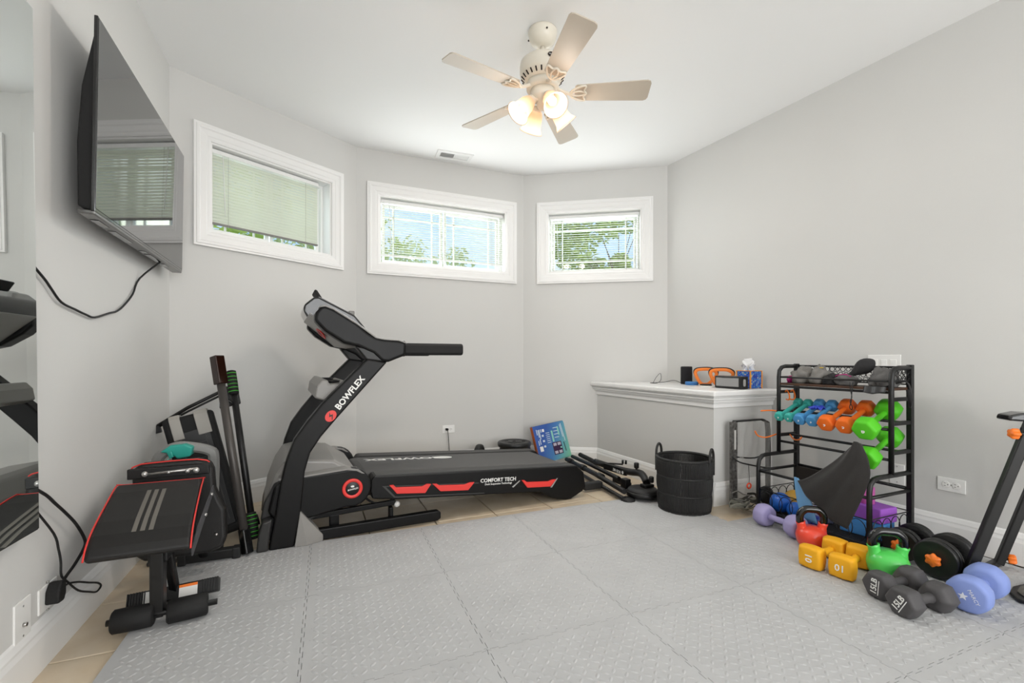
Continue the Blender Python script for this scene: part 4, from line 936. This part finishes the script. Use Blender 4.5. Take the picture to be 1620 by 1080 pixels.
MB().grid(lambda u, v: (2.60 + u * .32, 2.21 + .008 * math.sin(17 * u + 5 * v) + .006 * math.sin(31 * u - 9 * v), .05 + v * .52), 30, 20).build('plastic_film', FILM, wf, off=wo)
OLV = M('olive_strap', '#86857a', .8, bump=(500, .3)); OLD = M('dark_strap', '#3d3c37', .8)
rs = random.Random(5)
for k, (lab, c, m, w_) in enumerate([
    ('coiled olive webbing strap on the floor beside the basket', (2.505, 2.12, .02), OLV, .011),
    ('loose olive webbing strap looped before the wrapped metal frame', (2.60, 2.10, .03), OLV, .014),
    ('dark strap heaped at the foot of the wrapped metal frame', (2.63, 2.13, .03), OLD, .011),
    ('grey tube cord tangled by the rack foot', (2.58, 2.16, .05), GREYP, .006)]):
    pts = []
    for q in range(15 if k != 1 else 9):
        a = q * .85 + k; r = .045 + .012 * (q % 3) + .004 * q * (k == 1)
        pts.append((c[0] + r * math.cos(a) * 1.1, c[1] + r * math.sin(a) * .7, max(.018, c[2] + .004 * q + rs.uniform(-.012, .02))))
    tag(MB().tube(pts, .004, 8, n=4, flat=(w_, .0022) if k != 3 else None).build('strap' if k != 3 else 'exercise_tube', m), lab, 'strap' if k != 3 else 'cord')
rg = thing('red_ring_cord', 'red ring on a thin cord hanging before the wrapped metal frame', 'ring', (2.63, 2.148, .16))
MB().tube([(.017 * math.cos(a), 0, .017 * math.sin(a)) for a in [i * .5236 for i in range(12)]], .005, 6, closed=True).build('ring', M('red_orange', '#ee4d2b', .5), rg)
MB().tube([(0, 0, .017), (.004, .002, .06), (0, .003, .146)], .0018, 6, n=3).build('cord', DGREY, rg)
tag(MB().ball((2.76, 2.13, .075), (.07, .04, .075), 18, 10, lambda p: p * (1 + .18 * noise.noise(p * 2.2))).build('black_bag', BLACKM), 'crumpled black bag on the floor behind the rack foot', 'bag')
# ---------------------------------------------------------------- weight rack by the right wall
RK = M('rack_black', '#0f0f0f', .45, bump=(200, .05)); WOOD = M('shelf_brown', '#3a2418', .5, var=(14, '#50331f'))
rk = thing('weight_rack', 'black metal weight rack with two rails and a wire basket by the right wall', 'rack', (2.70, 1.69, 0)); ro = rk.location
XF, XU, XB, YA, YB = 2.53, 2.715, 2.885, 1.38, 2.0
def rb(nm, mb, m=None, par=None, bevel=0): return mb.build(nm, m or RK, par or rk, off=ro, bevel=bevel)
TR = .0125
for y in (YA, YB):
    rb('rear_post', MB().box((XB, y, .491), (.026, .026, .956)), bevel=.003)
    rb('upper_post', MB().tube([(XU, y, .40), (XU, y, .885), (XU + .006, y, .925), (XU + .028, y, .947), (XU + .06, y, .953), (XB, y, .953)], TR, 10))
    rb('lower_post', MB().tube([(XF, y, MZ), (XF, y, .335), (XF + .008, y, .372), (XF + .034, y, .394), (XF + .07, y, .400), (XB, y, .400)], TR, 10))
    for zz in (.79, .665, .515): rb('side_bar', MB().box(((XU + XB) / 2, y, zz), (XB - XU, .018, .020)), bevel=.002)
    rb('basket_side_bar', MB().cyl((XF, y, .305), (XB, y, .305), .009, 10))
    rb('basket_side_wire', MB().cyl((XF, y, .195), (XB, y, .195), .0028, 6)); rb('basket_side_wire', MB().cyl((XF, y, .07), (XB, y, .07), .0045, 6))
    rb('shelf_end_rail', MB().cyl((XU, y, .885), (XB, y, .885), .005, 8))
rb('shelf_board', MB().box(((XU + XB) / 2, (YA + YB) / 2, .842), (XB - XU + .012, YB - YA - .012, .014)), WOOD, bevel=.002)
rb('shelf_front_bar', MB().box((XU, (YA + YB) / 2, .826), (.016, YB - YA, .014)), bevel=.002)
rb('shelf_front_rail', MB().cyl((XU, YA, .884), (XU, YB, .884), .005, 8))
rb('shelf_back_rail', MB().cyl((XB, YA, .955), (XB, YB, .955), .006, 8)); rb('shelf_back_rail', MB().cyl((XB, YA, .865), (XB, YB, .865), .004, 8))
lat = MB(); rl = random.Random(2)
for k in range(19):
    for j in range(3):
        y, zz = YA + .03 + k * .0305 + (.012 if j % 2 else 0), .880 + j * .029
        r = .0135 + rl.uniform(-.002, .003)
        lat.tube([(XB, y + r * math.cos(a * .785), zz + r * math.sin(a * .785)) for a in range(8)], .0022, 5, closed=True)
lo_ = rb('shelf_back_lattice', lat); lo_['kind'] = 'stuff'
lat = MB()
for k in range(4):
    for j in range(2):
        x, zz, r = XU + .04 + k * .035, .900 + j * .03, .0145
        lat.tube([(x + r * math.cos(a * .785), YA, zz + r * math.sin(a * .785)) for a in range(8)], .0022, 5, closed=True)
lo_ = rb('shelf_side_lattice', lat); lo_['kind'] = 'stuff'
for zf, zb in ((.634, .668), (.478, .515)):
    rb('dumbbell_rail', MB().cyl((XU, YA, zf), (XU, YB, zf), .0075, 10)); rb('dumbbell_rail', MB().cyl((2.805, YA, zb), (2.805, YB, zb), .0075, 10))
rb('basket_front_rail', MB().cyl((XF, YA, .305), (XF, YB, .305), .008, 10)); rb('basket_back_rail', MB().cyl((XB, YA, .312), (XB, YB, .312), .009, 10))
for x in (XF, XB): rb('basket_wire', MB().cyl((x, YA, .195), (x, YB, .195), .0028, 6)); rb('basket_wire', MB().cyl((x, YA, .07), (x, YB, .07), .0045, 6))
rb('basket_tray', MB().box(((XF + XB) / 2, (YA + YB) / 2, .052), (XB - XF - .01, YB - YA - .01, .008)), BLACKM)
rb('basket_skirt', MB().box((XF + .004, (YA + YB) / 2, .046), (.006, YB - YA - .02, .030)), BLACKM)
rb('side_mesh', MB().box((XB - .012, 1.90, .26), (.004, .19, .09)), M('dark_mesh', '#2c2622', .8))
ring = None
def add_ring(loc, rz):
    global ring
    if ring is None:
        o = MB().tube([(0, .042 * math.cos(a * .3491), .055 * math.sin(a * .3491)) for a in range(18)], .0023, 5, closed=True).build('scroll_wire', RK, rk); ring = o.data
    else: o = mesh_obj('scroll_wire', ring, rk)
    o.location = (loc[0] - ro[0], loc[1] - ro[1], loc[2]); o.rotation_euler[2] = rz
for k in range(9):
    add_ring((XF - .001, YA + .055 + k * .064, .132 + .004 * (k % 2)), 0)
for y in (YA, YB):
    for k in range(4): add_ring((XF + .07 + k * .075, y, .132), R(90))

# dumbbells
def dumbbell(label, c0, c1, Rr, n, k, th, hr, mat, txt=None, tsize=.03, group=None, tmat=None, extra=None, taper=.8, trot=0, name='dumbbell', under=None):
    c0, c1 = Vector(c0), Vector(c1); d = (c1 - c0).normalized(); mid = (c0 + c1) / 2
    T = thing(name, label, 'dumbbell', mid, 0, group)
    a0 = {6: 0, 4: R(45), 8: R(22.5)}.get(n, 0); st_ = 2 * math.pi / n
    def rf(a):
        q = (a - a0) % st_; return (1 - k) * math.cos(math.pi / n) / math.cos(q - math.pi / n) + k
    for s, c in ((1, c0), (-1, c1)):
        o = c - d * s * th / 2
        m, _ = axis_matrix(o, o + d * s)
        prof = [(0, 0), (Rr * .74, 0), (Rr * .86, th * .025), (Rr * .95, th * .09), (Rr, th * .22), (Rr, th * .62), (Rr * .94, th * .84), (Rr * taper, th * .97), (Rr * taper * .8, th), (0, th)]
        h = MB().lathe(prof, 48, m, rf).build('head', mat, T, off=mid)
        if txt:
            fx = frame3(o - d * s * .0006 - mid, Vector((0, 0, 1)).cross(-d * s), (0, 0, 1)) @ Matrix.Rotation(trot, 4, 'Z')
            if isinstance(txt, str): text('number', txt, tsize, tmat or PRINT, h, fx, .0006, .0006)
            if under: MB().box((0, -tsize * .55, 0), (tsize * 1.9, tsize * .09, .001), fx).build('underline', tmat or PRINT, h)
            if extra and s == 1: extra(h, fx)
    m, L = axis_matrix(c0, c1)
    MB().lathe([(hr * 1.15, th * .45), (hr * .92, th * .75), (hr, L / 2), (hr * .92, L - th * .75), (hr * 1.15, L - th * .45)], 20, m).build('handle', mat, T, off=mid)
    return T
def neo(n, c, c2=None): return M('neoprene_' + n, c, .55, bump=(700, .12), spec=.35)
TQ, BL, ORG, GN, LAV, YEL, CHR, PERI = neo('teal', '#3fb0a4'), neo('blue', '#4b93c9'), neo('orange', '#f0701f'), neo('green', '#59cb26'), neo('lavender', '#a79fcb'), neo('yellow', '#f0ad1e'), neo('charcoal', '#4d4b4c'), neo('periwinkle', '#8597d2')
rows = [(1.945, .030, TQ, '2', 'small teal hex dumbbell at the left end of the upper rack rails', 'teal dumbbells on the rack'),
        (1.882, .030, TQ, '2', 'small teal hex dumbbell next to the blue ones on the rack', 'teal dumbbells on the rack'),
        (1.812, .036, BL, '3', 'blue hex dumbbell beside the teal pair on the rack', 'blue dumbbells on the rack'),
        (1.738, .036, BL, '3', 'blue hex dumbbell beside the orange pair on the rack', 'blue dumbbells on the rack'),
        (1.655, .047, ORG, '5', 'orange hex dumbbell next to the blue ones on the rack', 'orange dumbbells on the rack'),
        (1.556, .047, ORG, '5', 'orange hex dumbbell next to the green one on the rack', 'orange dumbbells on the rack'),
        (1.452, .060, GN, '8', 'large green hex dumbbell at the right end of the upper rails', 'green dumbbells on the rack')]
for y, r, m, tx, lab, grp in rows:
    L = .19 + r * .9
    c = Vector((2.745, y + .006, .6505 + .018 + .013)); dr = Vector((1, .05, .40)).normalized(); th = r * 1.35
    dumbbell(lab, c - dr * (L / 2 - .01), c + dr * (L / 2 - .01), r, 6, .25, th, .0125 + r * .03, m, tx, r * .55, grp, taper=.72, trot=R(20))
c = Vector((2.762, 1.458, .530)); dr = Vector((1, .05, .42)).normalized()
dumbbell('large green hex dumbbell on the lower rails partly under the black cloth', c - dr * .115, c + dr * .115, .058, 6, .25, .08, .0145, GN, '8', .03, 'green dumbbells on the rack', taper=.72)
tag(MB().grid(lambda u, v: (2.70 + u * .07 + .006 * math.sin(9 * v), 1.755 + v * .05 - .02 * u, .715 + .010 * math.sin(11 * u + 7 * v) - .02 * abs(v - .5)), 12, 10).build('blue_film', M('blue_bag', '#3b50c8', .3), solid=.001), 'crumpled blue plastic scrap lying over the blue dumbbells', 'plastic')

# cloths and gloves on the shelf
SZ = .8495
def crumple(name, label, c, r, m, seed, cat='cloth', group=None, amp=.35, rz=0):
    o = Vector((seed * 3.1, seed * 1.7, 0))
    def fn(p):
        q = Vector((p.x, p.y, max(p.z, -.55)))
        n = noise.noise(q * 1.6 + o) * amp + noise.noise(q * 3.7 + o) * amp * .5 + abs(noise.noise(q * 6.5 + o)) * amp * .25
        s = 1 + n
        return Vector((q.x * s, q.y * s, max(q.z * s, -.55)))
    mb = MB().ball((0, 0, .55 * r[2]), r, 30, 18, fn)
    ob = mb.build(name, m); ob.location = c; ob.rotation_euler[2] = rz
    return tag(ob, label, cat, group)
CG = M('cloth_grey', '#8b8884', .85, bump=(300, .3), var=(20, '#77746f')); CD = M('cloth_dark', '#2b2a2b', .85, bump=(300, .3)); CGD = M('cloth_mid', '#5e5d5c', .85, bump=(300, .3), var=(18, '#6d6b69')); MAG = M('magenta', '#b01e74', .6)
crumple('grey_glove', 'pale grey crumpled workout glove at the left end of the shelf', (2.80, 1.895, SZ), (.062, .058, .066), CG, 1, 'glove')
crumple('grey_glove', 'pale grey crumpled glove with a yellow tab on the shelf', (2.80, 1.795, SZ), (.060, .056, .066), CG, 2, 'glove')
tag(MB().box((2.775, 1.775, SZ + .098), (.012, .026, .004), None).build('yellow_tab', M('yellow_tab', '#e2c21d', .6)), 'small yellow tab on top of the second grey glove', 'tab')
crumple('black_wrap', 'low black wrist wrap lying between the gloves on the shelf', (2.785, 1.710, SZ), (.055, .048, .040), CD, 3, 'wrist wrap')
crumple('magenta_glove', 'magenta tipped glove at the far left of the shelf', (2.79, 1.962, SZ), (.045, .018, .030), MAG, 4, 'glove')
crumple('dark_glove', 'dark patterned glove below the upright black shoe', (2.775, 1.632, SZ), (.050, .052, .038), CGD, 5, 'glove')
crumple('grey_shirt', 'bunched grey shirt at the right end of the shelf', (2.80, 1.458, SZ), (.066, .066, .068), CGD, 6, 'shirt')
tag(MB().tube([(2.755, 1.70, SZ + .035), (2.76, 1.67, SZ + .055), (2.76, 1.63, SZ + .062), (2.765, 1.60, SZ + .052)], .004, 8, n=4, flat=(.007, .003)).build('pink_strap', MAG), 'short pink strap lying across the dark glove', 'strap')
sh = thing('black_shoe', 'black slipper standing on its side among the gloves on the shelf', 'shoe', (2.80, 1.575, SZ + .030)); 
def shoe(p):
    t = p.x; w = .62 + .30 * math.cos(2.2 * t - 1.0); return Vector((p.x, p.y * w, p.z * (.55 + .30 * math.cos(2.4 * t - 1.3))))
so = MB().ball((0, 0, 0), (.085, .040, .055), 24, 14, shoe).build('upper', CD, sh); so.rotation_euler = (R(15), R(-38), R(-78)); so.location = (0, 0, .062)
MB().tube([(-.01, .02, .04), (.0, -.02, .06), (.0, -.045, .075)], .006, 6, n=4).build('trim', BLACK, sh)
tag(MB().grid(lambda u, v: (2.705 - .012 * v - .004 * math.sin(14 * u), 1.50 - .105 * u, SZ + .006 - (v * .042) * (1 - .5 * abs(u - .4))), 14, 6).build('black_pouch', M('pouch_sheen', '#2a2a2b', .35), solid=.002), 'shiny black pouch hanging over the right front edge of the shelf', 'pouch')
tag(MB().tube([(2.705, 1.572, .872), (2.700, 1.566, .83), (2.702, 1.560, .79), (2.70, 1.568, .765), (2.702, 1.558, .735), (2.706, 1.565, .72), (2.70, 1.57, .735), (2.70, 1.562, .765), (2.70, 1.56, .80), (2.703, 1.556, .872)], .0022, 6, n=4).build('drawstring', BLACK), 'black drawstring hanging from the shelf over the orange dumbbell', 'cord')
tag(MB().tube([(2.80, 1.40, SZ + .02), (2.80, 1.355, SZ + .03), (2.805, 1.34, SZ - .01), (2.81, 1.335, SZ - .07), (2.815, 1.345, SZ - .10), (2.82, 1.352, SZ - .06), (2.82, 1.360, SZ - .01)], .005, 8, n=5, flat=(.008, .0025)).build('black_strap', CD), 'black strap looped over the right end of the rack', 'strap')

# orange hooks on the left side of the rack
def hook(label, pts):
    return tag(MB().tube(pts, .0045, 8, n=5).build('orange_hook', ORANGE), label, 'hook', 'orange hooks on the rack side')
hook('orange hook hanging under the left end of the shelf nearest the front', [(2.76, 1.988, .79), (2.755, 1.972, .80), (2.752, 1.955, .77), (2.755, 1.96, .742), (2.765, 1.985, .742)])
hook('orange hook hanging under the left end of the shelf behind the other', [(2.81, 1.988, .79), (2.81, 1.972, .80), (2.805, 1.955, .765), (2.80, 1.96, .742), (2.795, 1.985, .742)])
hook('orange hook sticking out left beside the teal dumbbells', [(2.715, 2.005, .665), (2.70, 2.03, .668), (2.67, 2.045, .668), (2.63, 2.06, .666)])
hook('large curved orange hook pointing left below the teal dumbbells', [(2.80, 2.005, .520), (2.75, 2.03, .515), (2.70, 2.05, .498), (2.66, 2.06, .493), (2.62, 2.075, .505), (2.60, 2.08, .535)])
hook('small curved orange hook on the left lower rail end', [(2.80, 1.985, .515), (2.79, 1.96, .495), (2.775, 1.93, .490), (2.77, 1.90, .498), (2.775, 1.89, .515)])

# black cloth and blue band hanging over the rack front
def cloth(u, v):
    Lf = [(2.590, 1.478, .562), (2.545, 1.560, .450), (2.50, 1.660, .350), (2.490, 1.722, .314)]
    Rt = [(2.592, 1.450, .560), (2.560, 1.396, .47), (2.525, 1.384, .37), (2.495, 1.462, .128)]
    def ev(P, t):
        q = catmull(P, 8); i = min(int(t * (len(q) - 1)), len(q) - 2); f = t * (len(q) - 1) - i; return q[i].lerp(q[i + 1], f)
    a, b = ev(Lf, v), ev(Rt, v); p = a.lerp(b, u)
    sag = math.sin(math.pi * u)
    p.x += -.030 * sag * (1 - .3 * v) + .016 * math.sin(11 * u + 2.5 * v) * (.35 + .65 * v) * sag
    p.z -= .035 * sag * v * (1 - .25 * v); p.z += .012 * sag * (1 - v)
    return tuple(p)
tag(MB().grid(cloth, 24, 28).build('black_towel', M('black_cloth', '#23201e', .9, bump=(260, .25), sheen=.2), solid=.003), 'black cloth draped from the green dumbbell down over the wire basket', 'cloth')
tag(MB().grid(lambda u, v: (2.512 - .012 * math.sin(math.pi * v) + .005 * math.sin(6 * u), 1.757 - u * (.028 + .062 * min(1, v * 2.2)) - .045 * v, .325 - v * .225), 8, 16).build('resistance_band', M('band_blue', '#6fa3cf', .6), solid=.002), 'wide light blue resistance band hanging over the basket front', 'resistance band')
# contents of the wire basket
BZ = .0565
def weighted_ball(label, c, r, m, cap=None):
    T = thing('weighted_ball', label, 'ball', (c[0], c[1], BZ)); MB().ball((0, 0, r), r, 28, 18).build('ball', m, T)
    if cap: MB().lathe([(.0, 0), (r * .45, -r * .02), (r * .5, -r * .06)], 20, Matrix.Translation((0, 0, r * .995)) @ Matrix.Rotation(0, 4, 'X')).build('valve_patch', cap, T)
    T.rotation_euler = (0, 0, 0)
    return T
VB = M('vivid_blue', '#1f66c9', .3, coat=.2); CYP = M('pale_cyan', '#9fc6e6', .4)
weighted_ball('larger bright blue weighted ball at the left front of the basket', (2.625, 1.922), .060, VB, CYP)
weighted_ball('smaller bright blue weighted ball beside the hanging blue band', (2.605, 1.812), .048, VB, CYP)
weighted_ball('golden yellow ball behind the blue balls in the basket', (2.745, 1.915), .062, M('gold', '#c79a3a', .5, bump=(60, .3)))
cu_ = thing('white_bottle', 'white plastic bottle lying behind the balls in the basket', 'bottle', (2.735, 1.80, BZ))
MB().lathe([(.0, 0), (.034, 0), (.036, .006), (.034, .10), (.030, .135), (.0, .137)], 20).build('body', M('white_plastic', '#e4e4e6', .4), cu_); MB().lathe([(.028, .137), (.028, .165), (.0, .167)], 20).build('cap', GREYP, cu_)
crumple('lavender_cloth', 'pale lavender cloth bunched in the middle of the basket', (2.70, 1.712, BZ), (.055, .050, .075), M('pale_lavender', '#b3b2c9', .8), 8)
crumple('navy_bag', 'dark blue bag low behind the red kettlebell in the basket', (2.595, 1.688, BZ), (.038, .050, .032), M('navy', '#20359c', .4), 9, 'bag')
def block(label, c, d, rz, m):
    T = thing('yoga_block', label, 'yoga block', c, rz, 'foam yoga blocks in the basket')
    MB().box((0, 0, d[2] / 2), d).build('block', m, T, bevel=.008, seg=3); MB().box((0, 0, d[2] / 2), (d[0] + .0012, d[1] + .0012, .003)).build('mould_line', m, T); return T
block('blue foam yoga block at the right end of the basket', (2.735, 1.505, BZ), (.13, .205, .085), R(8), M('foam_blue', '#4f97dc', .7))
block('purple foam yoga block lying on the blue one', (2.745, 1.500, BZ + .086), (.13, .20, .080), R(-4), M('foam_purple', '#a45ccb', .7))
rl_ = thing('pink_roll', 'pink rolled band standing on the purple yoga block', 'roll', (2.735, 1.505, BZ + .167))
MB().lathe([(.008, 0), (.036, 0), (.036, .085), (.008, .085)], 28).build('outer_roll', M('pink', '#d86bb8', .6), rl_); MB().lathe([(.024, .0845), (.026, .086), (.028, .0845)], 28).build('roll_edge', M('pink_dark', '#b9509b', .6), rl_)

# ---------------------------------------------------------------- weights on the mat
def onmat(x, y, Rr, n, k): return (x, y, MZ + .0008 + Rr * ((1 - k) * math.cos(math.pi / n) + k))
dumbbell('lavender dumbbell lying on the mat before the wire basket', onmat(2.445, 1.892, .064, 8, .5), onmat(2.432, 1.692, .064, 8, .5), .064, 8, .5, .075, .017, LAV, taper=.85)
dumbbell('yellow square headed dumbbell beside the red kettlebell', onmat(2.160, 1.420, .066, 4, .22), onmat(2.355, 1.436, .066, 4, .22), .066, 4, .22, .072, .017, YEL, '10', .042, 'yellow dumbbells on the mat', taper=.86, trot=R(-90))
dumbbell('yellow square headed dumbbell beside the green kettlebell', onmat(2.188, 1.300, .066, 4, .22), onmat(2.370, 1.335, .066, 4, .22), .066, 4, .22, .072, .017, YEL, '10', .042, 'yellow dumbbells on the mat', taper=.86, trot=R(180))
dumbbell('dark grey hex dumbbell at the very front of the weights', onmat(2.088, 1.012, .058, 6, .18), onmat(2.248, .984, .058, 6, .18), .058, 6, .18, .078, .018, CHR, '15LB', .032, 'dark grey dumbbells on the mat', taper=.66, trot=R(62), under=1)
dumbbell('dark grey hex dumbbell lying behind the front grey one', onmat(2.148, 1.128, .058, 6, .18), onmat(2.310, 1.104, .058, 6, .18), .058, 6, .18, .078, .018, CHR, '15LB', .032, 'dark grey dumbbells on the mat', taper=.66, trot=R(85), under=1)
SLV = M('silver_print', '#e3e5ee', .5)
def star(h, fx):
    p = [((.016 if i % 2 == 0 else .0068) * math.cos(R(90 + 36 * i)) - .010, (.016 if i % 2 == 0 else .0068) * math.sin(R(90 + 36 * i)) - .004) for i in range(10)]
    MB().prism(p, 0, .0008, 'xy', X=fx).build('star_mark', SLV, h)
    text('lettering', 'MARCY', .017, SLV, h, fx @ Matrix.Translation((.020, .002, 0)) @ Matrix.Rotation(R(-62), 4, 'Z'), .0004)
dumbbell('large periwinkle blue dumbbell with a star at the right front', onmat(2.358, .932, .069, 8, .62), onmat(2.548, .958, .069, 8, .62), .069, 8, .62, .085, .021, PERI, True, .03, None, SLV, star, taper=.80)

def kettlebell(label, x, y, r, m, rz, hh):
    T = thing('kettlebell', label, 'kettlebell', (x, y, MZ + .0005), rz)
    MB().lathe([(.0, 0), (r * .62, 0), (r * .74, .004), (r * .92, r * .32), (r, r * .74), (r * .97, r * 1.02), (r * .84, r * 1.28), (r * .58, r * 1.46), (.0, r * 1.54)], 40).build('body', m, T)
    for s in (-1, 1):
        X = Matrix.Translation((s * r * .56, 0, r * 1.06)) @ Matrix.Rotation(R(s * 12), 4, 'Y')
        hz = MB().lathe([(r * .42, -.01), (r * .34, r * .20), (r * .285, r * .42), (r * .29, r * .62), (r * .31, r * .74)], 24, X)
        b0 = len(hz.v) - 24
        hz.v = [(a, b, c + (.004 * math.cos(4 * math.atan2(b, a - s * r * .70)) if i >= b0 else 0)) for i, (a, b, c) in enumerate(hz.v)]
        hz.build('horn', m, T)
    zb, w = r * 1.45, r * .74
    MB().tube([(-w * .86, 0, zb), (-w * 1.02, 0, zb + hh * .35), (-w * .95, 0, zb + hh * .72), (-w * .55, 0, zb + hh * .97), (0, 0, zb + hh), (w * .55, 0, zb + hh * .97), (w * .95, 0, zb + hh * .72), (w * 1.02, 0, zb + hh * .35), (w * .86, 0, zb)], .0185, 14, n=5).build('handle', GLOSSB, T)
    return T
VR, VG = M('vinyl_red', '#ea4a34', .28, coat=.2), M('vinyl_green', '#55cf5c', .28, coat=.2)
kettlebell('red kettlebell with a black handle before the basket', 2.388, 1.574, .073, VR, R(-38), .092)
kettlebell('green kettlebell with a black handle beside the grey dumbbells', 2.378, 1.222, .080, VG, R(-40), .088)

def plate_dumbbell(label, x0, x1, y, r):
    T = thing('plate_dumbbell', label, 'dumbbell', ((x0 + x1) / 2, y, MZ + .0015 + r), R(4), 'black plate dumbbells with orange locks'); h = (x1 - x0) / 2
    MB().cyl((-h - .012, 0, 0), (h + .012, 0, 0), .0125, 14).build('bar', STEEL, T)
    MB().cyl((-h + .07, 0, 0), (h - .07, 0, 0), .016, 14).build('grip', BLACKM, T)
    for s in (-1, 1):
        for k, (rr_, t) in enumerate(((r, .03), (r * .97, .028))):
            X = Matrix.Translation((s * (h - .045 + k * .032), 0, 0)) @ Matrix.Rotation(R(90 * s), 4, 'Y')
            d_ = MB().lathe([(.014, -t / 2), (rr_ * .84, -t / 2), (rr_ * .9, -t / 2 + .003), (rr_ * .97, -t * .36), (rr_, -t * .15), (rr_, t * .15), (rr_ * .97, t * .36), (rr_ * .9, t / 2 - .003), (rr_ * .84, t / 2 - .004), (.014, t / 2 - .004)], 44, X).build('plate', PLT, T)
        for q in range(-4, 5):
            MB().box((q * .013, 0, .0), (.004, 2 * math.sqrt(max(.0004, (r * .72) ** 2 - (q * .013) ** 2)) * .95, .003), Matrix.Translation((s * (h - .045 - .018), 0, 0)) @ Matrix.Rotation(R(-90 * s), 4, 'Y')).build('plate_rib', PLT, T)
        X = Matrix.Translation((s * (h + .004), 0, 0)) @ Matrix.Rotation(R(90 * s), 4, 'Y')
        MB().lathe([(.0, 0), (.026, 0), (.027, .004), (.026, .016), (.0, .016)], 36, X, lambda a: 1 + .13 * math.cos(6 * a)).build('star_lock', ORANGE, T)
plate_dumbbell('black plate dumbbell with orange locks between the grey dumbbells and the pole', 2.545, 2.755, 1.135, .086)
plate_dumbbell('black plate dumbbell with orange locks behind the green kettlebell', 2.610, 2.810, 1.300, .078)

# ---------------------------------------------------------------- tubular machine at the right edge
rm = thing('tube_exercise_machine', 'black tube exercise machine with orange knobs at the right edge', 'exercise machine', (2.72, .98, 0)); mo = rm.location
def rmb(nm, mb, m=BLACK, bevel=0): return mb.build(nm, m, rm, off=mo, bevel=bevel)
def sq(p0, p1, w):
    m, L = axis_matrix(p0, p1); return MB().box((0, 0, L / 2), (w, w, L), m)
rmb('front_pole', sq((2.585, 1.040, .03), (2.715, .880, .745), .036), bevel=.005)
rmb('rear_pole', sq((2.965, 1.07, .03), (3.085, .915, .72), .032), bevel=.005)
rmb('floor_bar', sq((2.60, 1.055, .028), (3.00, 1.085, .028), .028), bevel=.004)
rmb('top_bar', sq((2.70, .895, .70), (3.075, .925, .70), .03), bevel=.004)
rmb('seat_cap', MB().prism([(-.07, .0), (-.065, .022), (-.02, .034), (.07, .034), (.09, .01), (.02, -.004)], -.04, .04, 'xz', X=Matrix.Translation((2.70, .900, .745)) @ Matrix.Rotation(R(-40), 4, 'Z')), GLOSSB, bevel=.008)
def knob(c, dr):
    m, _ = axis_matrix(c, Vector(c) + Vector(dr))
    rmb('knob_stem', MB().lathe([(.007, -.03), (.007, .005)], 10, m), BLACK)
    rmb('knob', MB().lathe([(.0, 0), (.017, 0), (.020, .004), (.020, .022), (.015, .028), (.0, .028)], 36, m, lambda a: 1 + .16 * math.cos(5 * a)), ORANGE)
knob((2.672, .905, .69), (-.75, .62, .0)); knob((2.985, 1.045, .06), (.4, -.9, .1))
rmb('foot_plate', MB().prism([(2.60, .79), (2.90, .79), (2.90, .93), (2.74, .945), (2.665, .930), (2.61, .885)], MZ + .002, .028, 'xy'), BLACK, bevel=.006)
rmb('foot_pad', MB().prism([(2.64, .80), (2.88, .80), (2.88, .915), (2.75, .925), (2.685, .912), (2.65, .88)], .028, .033, 'xy'), M('pad_taupe', '#5f5c55', .7, bump=(400, .3)))
rmb('white_button', MB().lathe([(.0, .033), (.016, .033), (.016, .043), (.013, .046), (.0, .046)], 20, Matrix.Translation((2.675, .865, 0))), PRINT)
